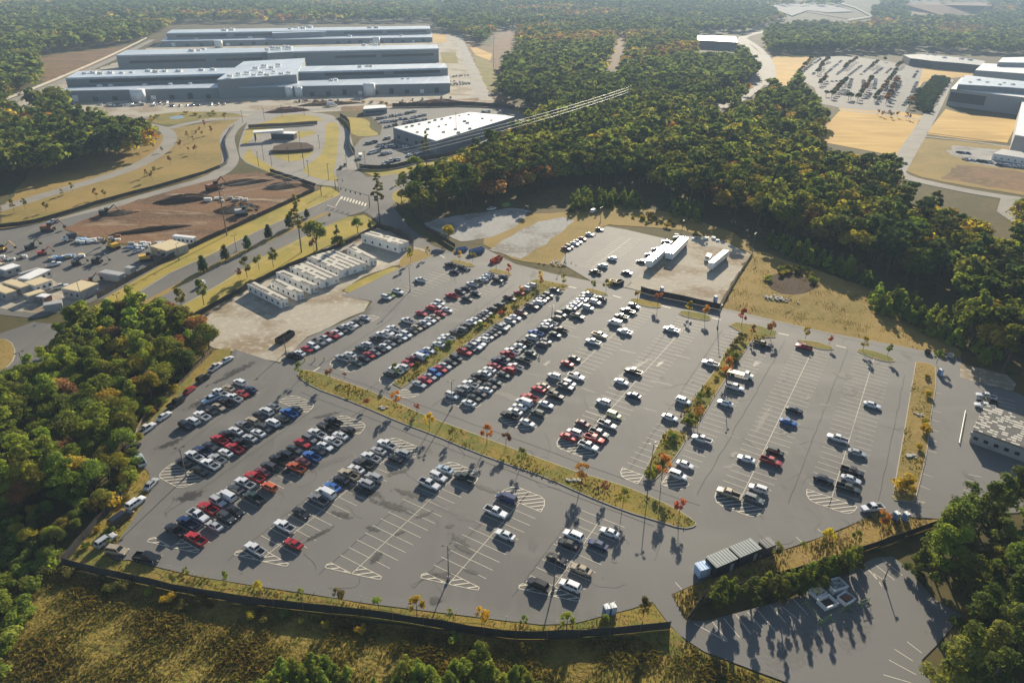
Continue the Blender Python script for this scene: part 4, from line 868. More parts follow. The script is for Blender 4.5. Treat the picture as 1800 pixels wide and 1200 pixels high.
cabin('open white topped crate on brown ground', gp(620,1000),gp(550,960),gp(700,960), 2.2, 'white', 'rust', gy_, 0, 'site_crate', 'crate')
# ---- campus
r = empty('campus_block'); tag(r, 'big grey campus block with white roof and wide glass front', 'building', 'campus buildings')
W = px_prism(r, 'wall', [(1671,157),(1800,172),(1840,176),(1840,150),(1690,137)], 18, 0, 'campus_wall', 'white')
band(r, 'window', W[0], W[1], .02, .52, 5, 15, 'louvre', .3)
px_prism(r, 'upper_block', [(1684,149),(1770,154),(1840,160),(1840,148),(1697,133)], 24, 18.6, 'hall_wall', 'roof_metal', roofname='upper_roof')
roof_units(r, [(1705,146),(1720,142),(1735,146),(1757,150),(1765,147),(1780,150)], 24, 1.8)
r = empty('campus_block'); tag(r, 'rear white roofed campus block behind the big one', 'building', 'campus buildings')
px_prism(r, 'wall', [(1714,124),(1840,133),(1840,118),(1728,112)], 22, 0, 'campus_wall', 'white'); px_prism(r, 'upper_block', [(1754,110),(1840,112),(1840,100),(1762,102)], 28, 22.6, 'campus_wall', 'white', roofname='upper_roof')
r = empty('campus_block'); tag(r, 'grey campus block cut by the right edge beside the walk', 'building', 'campus buildings')
px_prism(r, 'wall', [(1784,238),(1850,250),(1850,180),(1797,176)], 14, 0, 'campus_wall', 'white')
r = empty('curved_hall'); tag(r, 'long low dark hall with curved front at the forest edge', 'building')
Wc = px_prism(r, 'wall', [(1588,97),(1600,103),(1640,108),(1690,112),(1728,116),(1732,108),(1680,101),(1620,96)], 12, 0, 'louvre', 'hall_wall'); roof_units(r, [(1630,97),(1642,98),(1690,105),(1705,107),(1660,103)], 12, 3.5)
cabin('long two row cabin with grey roof on the campus gravel', (1742,281),(1740,270),(1850,298), 4.5, 'greybox', 'white', 'none', 9, 'campus_cabin')
r = empty('office_block'); tag(r, 'white roofed office block in the forest by the bend', 'building')
px_prism(r, 'wall', [(1225,71),(1297,75),(1293,65),(1226,63)], 16, 0, 'louvre', 'white'); roof_units(r, [(1240,66),(1262,67),(1285,72)], 16, 3)
cabin('grey plant building at the right edge below the campus road', (1783,388),(1792,350),(1850,402), 5, 'greybox', 'greybox', 'none', 3, 'plant_building', 'building')
# ---- semi trailers
def trailer(label, A, C, wd=2.6, h=4.0, box=True):
    A, C = G(*A), G(*C); ex = Vector((C[0]-A[0],C[1]-A[1],0)); L = ex.length; ex.normalize(); ey = Vector((-ex.y,ex.x,0))
    r = empty('semi_trailer'); r.matrix_world = Matrix(((ex.x,ey.x,0,A[0]),(ex.y,ey.y,0,A[1]),(0,0,1,ZC),(0,0,0,1))); tag(r, label, 'trailer', 'white box trailers on the pale gravel')
    m = MB(); m.box(0,L,0,wd,1.1,h); m.build('box', 'white_metal', r); m = MB(); m.box(-.02,L+.02,-.02,wd+.02,h+.003,h+.06); m.build('roof', 'trailer_roof', r)
    m = MB(); m.box(.3,L-.3,.6,wd-.6,.85,1.09); m.build('chassis', 'dark', r)
    for x in (L-1.6,L-2.9):
        for y in (.25,wd-.25):
            m = MB(); m.tube((x,y-.25,.5),(x,y+.25,.5),.5,n=12); m.build('wheel', 'tyre', r)
    for y in (.5,wd-.5):
        m = MB(); m.box(2.4,2.55,y-.08,y+.08,0,1.09); m.build('leg', 'dark', r)
    m = MB(); m.box(-.03,.0,.1,wd-.1,1.2,h-.1); m.build('door', 'white', r)
    return r
trailer('white box trailer nearest the painted stalls', (1144,475), (1177,446), 3.0, 4.3); trailer('white box trailer standing behind the nearest one', (1181,461), (1208,433), 3.6, 4.3); trailer('lone white box trailer at the middle of the gravel', (1252,478), (1279,455))
def flat_truck(label, A, B, bed='tan_roof', cab='white', boxh=0, col='white'):
    A, B = G(*A), G(*B); ex = Vector((B[0]-A[0],B[1]-A[1],0)); L = ex.length; ex.normalize(); ey = Vector((-ex.y,ex.x,0)); L = max(6.5, min(L, 10))
    r = empty('flatbed_truck' if not boxh else 'box_truck'); r.matrix_world = Matrix(((ex.x,ey.x,0,A[0]),(ex.y,ey.y,0,A[1]),(0,0,1,ZC),(0,0,0,1))); tag(r, label, 'truck')
    m = MB(); m.box(0,L-2.9,-1.2,1.2,1.0,1.25 if not boxh else boxh); m.build('bed' if not boxh else 'box', bed, r)
    m = MB(); m.loft([[(x,-1.0,.6),(x,-1.0,zt-.3),(x,-.85,zt),(x,.85,zt),(x,1.0,zt-.3),(x,1.0,.6)] for x, zt in ((L-2.75,2.4),(L-1.7,2.4),(L-1.2,1.65),(L-.1,1.45))]); m.build('cab', cab, r)
    m = MB(); m.face([(L-1.66,-.8,2.34),(L-1.66,.8,2.34),(L-1.21,.8,1.72),(L-1.21,-.8,1.72)][::-1]); 
    m.v = [(x+.03,y,z+.02) for x,y,z in m.v]; m.build('windscreen', 'glass', r)
    m = MB(); m.box(.3,L-.4,-.5,.5,.55,.85); m.build('chassis', 'dark', r)
    for x in (1.5, L-1.0):
        for y in (-.95,.95):
            m = MB(); m.tube((x,y-.15,.45),(x,y+.15,.45),.45,n=12); m.build('wheel','tyre',r)
    return r
q5 = lambda x, y: (1150+x/6, 540+y/6)
flat_truck('long flatbed truck with tan deck beside the bushy strip', q5(775,700), q5(1040,770))
flat_truck('white day cab truck standing beside the lone trailer', (1247,450), (1237,470), 'greybox')
flat_truck('blue box truck on the grey yard', (135,420), (118,424), 'navy_box', 'white', 3.2)
flat_truck('white box truck in front of the nearest hall', (575,187), (621,187), 'white_metal', 'white', 4); flat_truck('white tractor truck beside the dark fence of the lot', (634,276), (634,292), 'white', 'white', 3)
# ---- portable toilets, bins, containers
def toilet(label, px, mt='blue', rz=.3):
    x, y = G(*px); r = empty('portable_toilet', (x,y,ZC), rz); tag(r, label, 'portable toilet', 'portable toilets round the lots')
    m = MB(); m.box(-.6,.6,-.6,.6,0,2.1); m.build('cabin', mt, r)
    m = MB(); m.loft([[(-.64,y_,2.103),(.64,y_,2.103),(.5,y_,2.3),(0,y_,2.38),(-.5,y_,2.3)] for y_ in (-.64,.64)]); m.build('roof', 'white', r)
    m = MB(); m.box(-.45,.45,-.63,-.605,.12,1.95); m.build('door', 'lightblue', r); m = MB(); m.tube((.5,.5,2.2),(.5,.5,2.8),.06); m.build('vent_pipe','white',r)
toilet('left one of two blue toilets by the bottom kerb', (1065,1080)); toilet('right one of two blue toilets by the bottom kerb', (1076,1078))
toilet('blue toilet with cream roof near the white work pickup', (1573,914)); toilet('blue toilet with white roof nearest the dark pines', (1590,915)); toilet('single blue toilet at the head of the dry planted strip', (1651,660)); toilet('blue toilet behind the dark screen fence of the gravel', (1163,514)); toilet('white topped toilet at the corner of the gravel fence', (1257,530))
def bin_(label, A, B, mt, h=1.6, wd=2.3, nm='dumpster', tilt=True):
    A, B = G(*A), G(*B); ex = Vector((B[0]-A[0],B[1]-A[1],0)); L = ex.length; ex.normalize(); ey = Vector((-ex.y,ex.x,0))
    r = empty(nm); r.matrix_world = Matrix(((ex.x,ey.x,0,A[0]),(ex.y,ey.y,0,A[1]),(0,0,1,ZC),(0,0,0,1))); tag(r, label, 'dumpster')
    m = MB()
    for x0,x1,y0,y1 in ((0,L,0,.1),(0,L,wd-.1,wd),(0,.1,.1,wd-.1),(L-.1,L,.1,wd-.1)): m.box(x0,x1,y0,y1,.15,h)
    m.box(.1,L-.1,.1,wd-.1,.15,.25); m.build('tub', mt, r)
    for x in (.3, L-.5):
        m = MB(); m.box(x,x+.2,.1,wd-.1,0,.149); m.build('skid', 'dark', r)
    for k in range(max(2,int(L/1.2))):
        m = MB(); x = .2+k*(L-.5)/max(1,int(L/1.2)-1); m.box(x,x+.1,-.06,-.003,.2,h-.02); m.build('rib', mt, r)
bin_('yellow dumpster on the lane beside a dark one', (1071,500),(1082,502),'yellow'); bin_('dark dumpster with open lid beside the yellow one', (1084,504),(1097,499),'dark'); bin_('dark open trailer tub on the dirt yard beside the lamp', (493,606),(519,590),'dark',1.8)
bin_('red and black dumpster at the gravel entrance', (868,464),(884,456),'red'); bin_('blue dumpster beside the gravel track', (805,444),(822,441),'blue'); bin_('tall blue dumpster nearest the autumn trees', (829,449),(852,443),'blue',2.2); bin_('green dumpster by the forest edge', (888,365),(897,362),'limegreen')
bin_('dark dumpster first in line on the lane edge', (1624,621),(1634,624),'dark',1.2,1.8); bin_('dark dumpster second in line on the lane edge', (1644,622),(1655,628),'dark',1.2,1.8); bin_('pale topped dumpster last in line on the lane edge', (1663,628),(1674,631),'greybox',1.2,1.8)
pc = lambda x, y: (1200+x/7.5, 920+y/7.5)
def container(label, A, C, wd, h, mw, mr):
    A, C = G(*A), G(*C); ex = Vector((C[0]-A[0],C[1]-A[1],0)); L = ex.length; ex.normalize(); ey = Vector((-ex.y,ex.x,0))
    r = empty('shelter_container'); r.matrix_world = Matrix(((ex.x,ey.x,0,A[0]),(ex.y,ey.y,0,A[1]),(0,0,1,ZC),(0,0,0,1))); tag(r, label, 'container', 'dark containers on the grass bank')
    m = MB(); m.box(0,L,0,wd,.25,h)
    m.build('wall', mw, r); m = MB(); m.box(.1,L-.1,.1,wd-.1,0,.249); m.build('plinth','dark',r)
    m = MB(); m.box(-.1,L+.1,-.1,wd+.1,h+.003,h+.1)
    for k in range(int(L/.75)): m.box(.2+k*.75,.38+k*.75,-.09,wd+.09,h+.1,h+.16)
    m.build('roof', mr, r); m = MB(); m.box(L*.7,L*.7+1,-.04,-.003,.3,2.3); m.build('door','greybox',r)
    return r
container('dark container with ribbed grey green roof, nearer the pale blue hut', pc(415,730), pc(690,610), 3.4, 3.2, 'navy_box', 'green_roof')
container('dark container with ribbed grey green roof, beside the small kiosk', pc(720,595), pc(1000,475), 3.4, 3.2, 'navy_box', 'green_roof')
container('pale blue hut with glossy top at the end of the containers', pc(215,745), pc(340,705), 2.2, 2.6, 'lightblue', 'lightblue')
container('small dark kiosk with a white notice board at its end', pc(1075,455), pc(1200,400), 2.4, 2.8, 'navy_box', 'navy_box')
# ---- fences
def fence(label, px, h=2.0, mt='screen', post_every=6.0, maxpost=60, name='screen_fence', group='dark screen fences round the works', dense=1):
    Wp = smooth_line([G(*p) for p in px], dense); r = empty(name, (Wp[0][0],Wp[0][1],ZC)); tag(r, label, 'fence', group)
    P0 = [(p[0]-Wp[0][0], p[1]-Wp[0][1]) for p in Wp]; P = [P0[0]]; m = MB(); st = 3.0 if math.hypot(*Wp[0]) < 330 else 9.0
    for a, b in zip(P0, P0[1:]):
        n_ = max(1, int(math.dist(a,b)/st))
        P += [(a[0]+(b[0]-a[0])*k/n_, a[1]+(b[1]-a[1])*k/n_) for k in range(1,n_+1)]
    tops = [h*(1+rng.normal(0,.03))-(.10*h if k%2 else 0)*rng.uniform(0,1) for k in range(len(P))]; offs = [rng.normal(0,.06) for _ in P]
    for k, (a, b) in enumerate(zip(P, P[1:])):
        dx, dy = b[0]-a[0], b[1]-a[1]; l = math.hypot(dx,dy)
        if l < .01: continue
        nx, ny = -dy/l, dx/l
        for s_ in (-.02,.02):
            q = [(a[0]+nx*(s_+offs[k]),a[1]+ny*(s_+offs[k]),.03),(b[0]+nx*(s_+offs[k+1]),b[1]+ny*(s_+offs[k+1]),.03),(b[0]+nx*s_,b[1]+ny*s_,tops[k+1]),(a[0]+nx*s_,a[1]+ny*s_,tops[k])]
            m.face(q if s_ < 0 else q[::-1])
        m.face([(a[0]-nx*.02,a[1]-ny*.02,tops[k]),(b[0]-nx*.02,b[1]-ny*.02,tops[k+1]),(b[0]+nx*.02,b[1]+ny*.02,tops[k+1]),(a[0]+nx*.02,a[1]+ny*.02,tops[k])])
    m.build('panel', mt, r)
    tot = sum(math.dist(a,b) for a, b in zip(P,P[1:])); n = min(maxpost, max(2,int(tot/post_every))); acc = 0; k = 0
    for a, b in zip(P, P[1:]):
        l = math.dist(a,b)
        while k <= n and tot*k/n <= acc+l+1e-6:
            t = (tot*k/n-acc)/max(l,1e-6); x, y = a[0]+(b[0]-a[0])*t, a[1]+(b[1]-a[1])*t
            m = MB(); m.tube((x,y,0),(x,y,h+.22),.06,n=6); m.build('post', 'wood', r); k += 1
        acc += l
fence('long dark screen fence curving below the bottom kerb of the car park', [(112,994),(200,1016),(250,1026),(325,1044),(450,1064),(550,1075),(650,1085),(750,1100),(850,1117),(900,1123),(960,1124),(1050,1119),(1177,1106)], 2.3)
fence('dark screen fence at the left corner beside the wood', [(112,992),(148,950),(180,914),(207,889),(233,838)], 2.2)
fence('low weathered silt fence along the wood behind the parked line', [(236,800),(243,745),(290,703),(317,677),(348,645),(372,622)], 1.1, 'wood')
fence('dark screen fence behind the white cabins of the dirt yard', [(326,570),(375,541),(450,500),(525,463),(605,433),(662,402)], 2.2)
fence('dark screen fence round the top cabin of the dirt yard', [(662,402),(700,412),(727,428),(727,440)], 3.0)
fence('dark screen fence between left yard and highway verge', [(172,526),(250,482),(347,432),(450,385),(525,350),(562,332),(540,324),(475,303)], 2.4)
fence('dark screen fence along the forest side of the entrance lane', [(698,362),(715,378),(750,405),(800,436)], 2.0)
fence('dark screen fence closing the gravel with the white trailers', [(1126,514),(1142,519),(1200,530),(1265,545)], 2.6, post_every=4)
fence('pale fence with tan boards on the right side of the trailer gravel', [(1266,543),(1290,497),(1322,448)], 1.4, 'kerb')
fence('dark screen fence on the bank above the lower lot', [(1238,1062),(1300,1035),(1400,1008),(1490,980),(1587,945),(1690,911)], 2.0)
fence('short dark screen beside the driveway into the lower lot', [(1206,1098),(1222,1075),(1238,1052)], 2.2)
fence('dark screen fence winding beside the station road', [(598,206),(612,215),(616,225),(617,240),(614,252),(618,264),(624,272)], 4); fence('dark screen fence below the lot of the flat white roof', [(632,296),(660,299),(690,297),(720,290),(745,282),(780,279),(830,262)], 3)
fence('dark screen fence along the haul road by the nearest hall', [(690,189),(760,188),(830,186),(905,192)], 4, maxpost=30); fence('dark screen fence on the upper side of the left yard', [(-5,402),(50,396),(110,380),(190,354),(290,328),(380,300),(405,285),(398,262),(395,248),(412,222)], 2.2, maxpost=50)
fence('pale mesh fence along the perimeter track far left', [(0,180),(60,158),(140,124),(200,97),(258,68)], 2.5, 'kerb', 14, 30)
fence('dark fence of brown boards on the station lawn', [(437,226),(470,224),(500,223),(558,219)], 3, 'wood', maxpost=20); 
r = empty('hedge_bank', (*G(515,268),0)); tag(r, 'dark brown mound with rows of planted shrubs on the station lawn', 'mound')
m = MB(); pts = [G(*p) for p in ((479,270),(482,262),(500,257),(520,255),(540,256),(552,262),(550,266),(515,269))]; o_ = G(515,268); m.prism([(p[0]-o_[0],p[1]-o_[1]) for p in pts], 0, 2.2); m.build('bank','mulch',r)
# rope fence on the bottom kerb
r = empty('rope_fence', (*G(300,1003),ZC)); tag(r, 'white rope on short posts along the bottom kerb of the car park', 'rope fence')
o_ = G(300,1003); RP = [(270,993),(300,1000),(340,1010),(395,1020),(475,1034),(553,1042),(636,1055),(718,1065),(802,1078),(890,1090),(978,1098),(1050,1088)]
prev = None
for p in RP:
    x, y = G(*p); x -= o_[0]; y -= o_[1]; m = MB(); m.tube((x,y,0),(x,y,1.0),.06,n=6); m.build('post','white',r)
    if prev:
        m = MB(); q = [(prev[0]+(x-prev[0])*t, prev[1]+(y-prev[1])*t, .92-.28*4*t*(1-t)) for t in (0,.25,.5,.75,1)]
        for a, b in zip(q,q[1:]): m.tube(a,b,.03,n=5)
        m.build('rope','white',r)
    prev = (x,y)
# white pipe rail by the patched building, bollards, rocks
r = empty('pipe_rail', (*G(1690,752),ZC)); tag(r, 'long white pipe rail beside the patched roof building', 'rail'); o_ = G(1690,752)
a, b = G(1696,724), G(1685,781); m = MB(); m.tube((a[0]-o_[0],a[1]-o_[1],.45),(b[0]-o_[0],b[1]-o_[1],.45),.09); m.build('pipe','white',r)
for t in (.02,.5,.98):
    m = MB(); x, y = a[0]+(b[0]-a[0])*t-o_[0], a[1]+(b[1]-a[1])*t-o_[1]; m.box(x-.1,x+.1,y-.1,y+.1,0,.31); m.build('support','greybox',r)
for i, p in enumerate(((536,635),(554,634),(570,634))):
    r = empty('bollard', (*G(*p),ZC)); tag(r, '%s of three yellow bollards counted from the dirt yard'%ORD[i+1], 'bollard', 'yellow bollards')
    m = MB(); m.tube((0,0,0),(0,0,1.2),.16,n=10); m.build('post','yellow',r); m = MB(); m.tube((0,0,1.203),(0,0,1.32),.17,.05,10); m.build('cap','yellow',r)
# ---- lamp posts
def lamp(label, base, h, heads=2, mt='pole', ang=.6):
    x, y = G(*base); r = empty('lamp_post', (x,y,ZC), ang); tag(r, label, 'lamp post', 'lamp posts')
    m = MB(); m.tube((0,0,0),(0,0,.8),.32,n=10); m.build('base','kerb',r)
    m = MB(); m.tube((0,0,.8),(0,0,h),.13,.09,8); m.build('pole',mt,r)
    for k in range(heads):
        a = 2*math.pi*k/heads+.4; c, s = math.cos(a), math.sin(a)
        m = MB(); m.tube((0,0,h-.15),(c*.75,s*.75,h-.02),.04,n=6); m.build('arm',mt,r)
        m = MB(); M_ = Matrix.Rotation(a,4,'Z'); m.box(.7,1.35,-.22,.22,h-.07,h+.1,0,M_); m.build('lamp_head','darkpole',r)
for lb, b, h, hd in [('lamp post in the hatching of the sixth lower row',(788.5,1018),9.6,3),('lamp post with yellow collar at the foot of the seventh lower row',(973,1034),9,3),('pale lamp post in the hatching of the second lower row',(328,838),8.8,3),
    ('lamp post in the short row by the yellow lawn',(721,512),11.2,2),('lamp post amid the crowded fourth upper row',(968.7,578),9,3),('lamp post at the foot of the crowded fourth upper row',(794.5,717),9.2,3),('tall lamp post at the foot of the bushy strip',(1141,838),10.4,3),
    ('lamp post at the fence corner of the trailer gravel',(1261,576),9,1),('lamp post by the forest beyond the trailer gravel',(1322,441),8.8,2),('lamp post behind the shining trailers',(1197.5,412),7,1),('lamp post at the head of the small top lot',(1055,392),8.5,2),('lamp post at the left corner of the small top lot',(993,460),8.5,1),
    ('lamp post beside the flatbed truck in the bushy strip',(1273.5,690),8,2),('short lamp post beside the dark tub on the dirt yard',(502.7,620),7,1),('lamp post on the lower road left of the wood',(47,659),8,2),('lamp post on the highway verge near the grey container',(214,555),8.8,2),('lamp post in the yard beside the tan cabin',(145,530),8.5,1),('lamp post beside the big tan cabin of the yard',(315,457),7.5,1),('lamp post on the highway verge by the utility pole',(416,442),7.8,2),('lamp post in the bottom right lower lot',(1553,1022),4,1)]:
    lamp(lb, b, h, hd)
i = 0
for b in [(427,216),(455,294),(478,293),(508,285),(464,282),(543,310),(535,296),(532,278),(578,316),(562,262),(528,256),(501,255),(465,212),(496,205),(535,204),(610,300),(642,292)]:
    i += 1; x, y = G(*b); r = empty('street_lamp',(x,y,0)); tag(r,'thin dark lamp standard among those round the gate station','street lamp','thin lamp standards round the gate station')
    m = MB(); m.tube((0,0,0),(0,0,10),.14,n=6); m.build('pole','darkpole',r); m = MB(); m.box(-.9,.9,-.2,.2,10.003,10.2); m.build('lamp_head','darkpole',r)
# ---- utility poles and wires
def upole(label, base, h, arms=True):
    x, y = G(*base); r = empty('utility_pole',(x,y,0),.5); tag(r,label,'utility pole'); m = MB(); m.tube((0,0,0),(0,0,h),.33,.2,8); m.build('pole','wood',r)
    if arms:
        for z in (h-.8,h-3,h-5.2):
            m = MB(); m.box(0,2.2,-.08,.08,z-.09,z+.09); m.build('crossarm','wood',r)
            m = MB(); m.tube((2.1,0,z+.09),(2.1,0,z+.7),.16,n=6); m.build('insulator','white',r)
    return (x,y,h)
pA = upole('tall utility pole rising from the verge beside the earthworks',(399,414),25); pB = upole('utility pole standing in the forest where the bright wires end',(1099,222),35)
upole('dark utility pole behind the flat white roof',(802,247),22,False); upole('dark pole in the cleared corridor right of the halls',(867.5,120),50,False)
for k in range(3):
    z = (.8,3,5.2)[k]; a = Vector((pA[0],pA[1],pA[2]-z)); b = Vector((pB[0],pB[1],pB[2]-z)); m = MB(); q = [a.lerp(b,t)-Vector((0,0,9*4*t*(1-t)*.5)) for t in [j/24 for j in range(25)]]
    for u, v in zip(q,q[1:]): m.tube(u,v,.07,n=5,cap=False)
    tag(m.build('power_line','wire'),'%s of three bright wires crossing over the flat white roof'%['topmost','middle','lowest'][k],'wire','bright power lines')
# ---- traffic lights
def mast(label, base, tip, h, n):
    A, B = G(*base), G(*tip); r = empty('traffic_light',(A[0],A[1],0),math.atan2(B[1]-A[1],B[0]-A[0])); L = math.dist(A,B); tag(r,label,'traffic light','traffic lights')
    m = MB(); m.tube((0,0,0),(0,0,h),.22,.18,8); m.build('pole','darkpole',r); m = MB(); m.tube((0,0,h-.4),(L,0,h+.3),.14,.08,8); m.build('mast_arm','darkpole',r)
    for k in range(n):
        x = L*(.3+.68*k/max(1,n-1)); m = MB(); m.box(x-.25,x+.25,-.25,.25,h-1.4,h-.25); s = m.build('signal_head','dark',r)
        for j, c in enumerate(('lamp_red','yellow','limegreen')):
            m = MB(); m.tube((x,-.26,h-.5-j*.35),(x,-.3,h-.5-j*.35),.12,n=8); m.build('lens',c,s)
mast('long traffic light arm over the highway crossing',(650,365),(600,351),7.2,5); mast('traffic light on the verge corner by the zebra crossing',(565,345),(572,340),6.5,1); mast('traffic light on the far corner beside the lawn',(590,334),(604,334),6.5,2)
# ---- yard machines
def excavator(label, px, mt, rz, sc=1.0):
    x, y = G(*px); r = empty('excavator',(x,y,ZC),rz); r.scale=(sc,)*3; tag(r,label,'excavator','machines in the left yard')
    for s in (-1,1):
        m = MB(); m.prism([(-2.2,s*1.2-.35),(2.2,s*1.2-.35),(2.2,s*1.2+.35),(-2.2,s*1.2+.35)],0,.95); m.build('track','dark',r)
    m = MB(); m.box(-2.3,1.3,-1.35,1.35,1.0,2.2); m.build('body',mt,r); m = MB(); m.box(.2,1.6,-1.3,-.2,2.203,3.3); m.build('cab','glass',r)
    m = MB(); m.tube((1.2,.3,1.8),(4.0,.3,4.2),.28,.22,6); m.build('boom',mt,r); m = MB(); m.tube((4.0,.3,4.2),(5.6,.3,1.6),.22,.16,6); m.build('stick',mt,r); m = MB(); m.box(5.1,6.1,-.2,.8,.7,1.6); m.build('bucket','dark',r)
for lb, px, mt, rz, s in [('yellow excavator before the big tan cabin',(258,458),'yellow',.5,1.2),('yellow machine beside the tan crate',(200,437),'yellow',2.6,1.25),('dark excavator on the edge of the earthworks',(186,378),'dark',.4,1.2),('dark flat machine at the top of the grey yard',(86,406),'rust',.3,1.3),
    ('dark lift with raised arm in the middle of the yard',(55,438),'dark',1.2,.9),('small dark machine casting a long shadow',(135,466),'dark',.7,.8),('dark loader near the right end of the yard row',(172,462),'dark',.2,.9),('yellow machine at the left edge of the yard',(3,442),'yellow',.4,1.0),('white cabbed loader by the fence corner',(157,500),'rust',.9,.9),('dark excavator beside the white pipes of the earthworks',(375,334),'rust',.9,1.6),('black crane mat loader on the right of the earthworks',(425,378),'greybox',.5,1.4),('red tipped machine in the yard row',(75,448),'red',.6,.8)]:
    excavator(lb, px, mt, rz, s)
def stack(label, px, n, mts, sz, rz, spread):
    x, y = G(*px); r = empty('material_stack',(x,y,ZC),rz); tag(r,label,'stack','stacks of material in the left yard')
    for k in range(n):
        a = rng.uniform(-spread[0],spread[0]); b = rng.uniform(-spread[1],spread[1]); s = sz*rng.uniform(.5,1.2); m = MB(); m.box(a-s,a+s,b-s*.5,b+s*.5,.02*k,.5+s*rng.uniform(.3,.8)+.01*k,0,Matrix.Rotation(rng.uniform(0,3),4,'Z') if False else None); m.build('bundle',mts[int(rng.integers(len(mts)))],r)
stack('stack of pale pipes and crates along the earthworks', (172,424), 26, ['white','greybox','lightblue','rust','white'], 1.1, .35, (9,3)); stack('long stack of crates with a pale blue top', (118,455), 22, ['greybox','lightblue','blue','white','yellow'], 1.1, .3, (8,2.5)); stack('cluttered stack of white and grey crates by the white cabin', (262,433), 26, ['white','greybox','blue','white'], 1.1, .3, (9,3)); stack('stack of grey crates beside the white cabin roof', (20,455), 10, ['white','greybox','rust'], .9, .3, (6,2))
stack('long white pipes lying on the earthworks', (405,352), 12, ['white','rock'], 1.5, .2, (14,3))
stack('clutter of crates and rust in front of the nearest hall', (640,181), 34, ['white','greybox','rust','rust','yellow'], 2.0, .05, (70,5)); stack('clutter of crates before the left half of the nearest hall', (240,186), 26, ['white','greybox','rust','greybox'], 2.0, .2, (35,6)); stack('machines parked right of the nearest hall', (806,145), 14, ['white','greybox','dark'], 1.8, .2, (12,12)); stack('white scrap lined up behind the trailer gravel', (1225,420), 12, ['white','greybox'], .8, -.1, (12,2))
# white trays and green frames in the lower lot
q8 = lambda x, y: (1380+x/7.5, 980+y/7.5)
def tray(label, px, L, Wd, h, rz, fill=None):
    x, y = G(*px); r = empty('open_skip',(x,y,ZC),rz); tag(r,label,'skip','white open skips in the lower lot'); m = MB()
    for x0,x1,y0,y1 in ((-L,L,-Wd,-Wd+.12),(-L,L,Wd-.12,Wd),(-L,-L+.12,-Wd+.12,Wd-.12),(L-.12,L,-Wd+.12,Wd-.12)): m.box(x0,x1,y0,y1,.1,h)
    m.build('side','white',r); m = MB(); m.box(-L+.12,L-.12,-Wd+.12,Wd-.12,.1,.25); m.build('floor','dark',r)
    for s in (-1,1):
        m = MB(); m.box(-L,L,s*(Wd+.1)-.09,s*(Wd+.1)+.09,h-.2,h); m.build('rim','white',r)
    if fill:
        m = MB()
        for k in range(14):
            a, b = rng.uniform(-L*.6,L*.6), rng.uniform(-Wd*.6,Wd*.6); s = rng.uniform(.15,.4); m.box(a-s,a+s,b-s,b+s,.26+k*.01,h*.7+rng.uniform(.1,.5)); 
        m.build('contents',fill,r)
tray('white skip heaped with pale sacks nearest the pines', q8(420,490), 1.5, 1.05, 1.1, .5, 'tan_roof'); tray('empty white skip with dark inside in front of the group', q8(545,625), 1.75, 1.2, 1.2, .42); tray('white skip filled with rubbish next to the yellow barrier', q8(790,575), 1.5, 1.1, 1.1, .55, 'rust'); tray('tall white skip behind the other three', q8(660,415), 1.9, 1.3, 1.6, .38, 'greybox')
def frame(label, a, b, h=1.1, mt='limegreen'):
    A, B = G(*a), G(*b); r = empty('barrier',(A[0],A[1],ZC),math.atan2(B[1]-A[1],B[0]-A[0])); L = math.dist(A,B); tag(r,label,'barrier','green barriers round the white skips')
    for z in (.35,h): 
        m = MB(); m.tube((0,0,z),(L,0,z),.06,n=6); m.build('rail',mt,r)
    for x in (.15,L-.15):
        m = MB(); m.tube((x,0,.02),(x,0,h),.05,n=6); m.build('upright',mt,r); m = MB(); m.box(x-.06,x+.06,-.7,.7,0,.12); m.build('foot',mt,r)
frame('long green barrier left of the white skips', q8(245,600), q8(460,880)); frame('short green barrier below the empty white skip', q8(470,880), q8(600,800)); frame('short green barrier under the rubbish filled skip', q8(720,730), q8(850,660)); frame('yellow green barrier on the right of the skips', q8(980,640), q8(1105,590), 1.5)
# rocks on the turf
for lb, c, n, s in [('pale rocks spilled on the near part of the divider island',(1007,846),12,.5),('pale rocks on the upper part of the divider island',(673,718),10,.4),('line of pale stones at the head of the dry strip',(1628,665),8,.35),('line of pale stones across the dry strip',(1617,730),12,.35),('heap of pale stones at the foot of the dry strip',(1603,803),14,.5),('pale rocks beside the orange tree of the bushy strip',(1174,803),8,.35),('patch of grey stones on the rough ground by the pit',(1362,525),40,.6),('grey stones beside the small top lot',(980,465),30,.5)]:
    x, y = G(*c); r = MB(); 
    for k in range(n):
        a, b = rng.normal(0,.8 if n<20 else 3), rng.normal(0,.4 if n<20 else 2); q = s*rng.uniform(.5,1.2); ang = rng.uniform(0,6)
        pts = [(a+q*math.cos(ang+t)*rng.uniform(.7,1.1), b+q*math.sin(ang+t)*rng.uniform(.7,1.1)) for t in (0,1.2,2.4,3.7,5)]
        r.prism(pts, 0, q*rng.uniform(.5,.9))
    o = r.build('rock_pile','rock',loc=(x,y,ZI+.13)); tag(o,lb,'rocks')

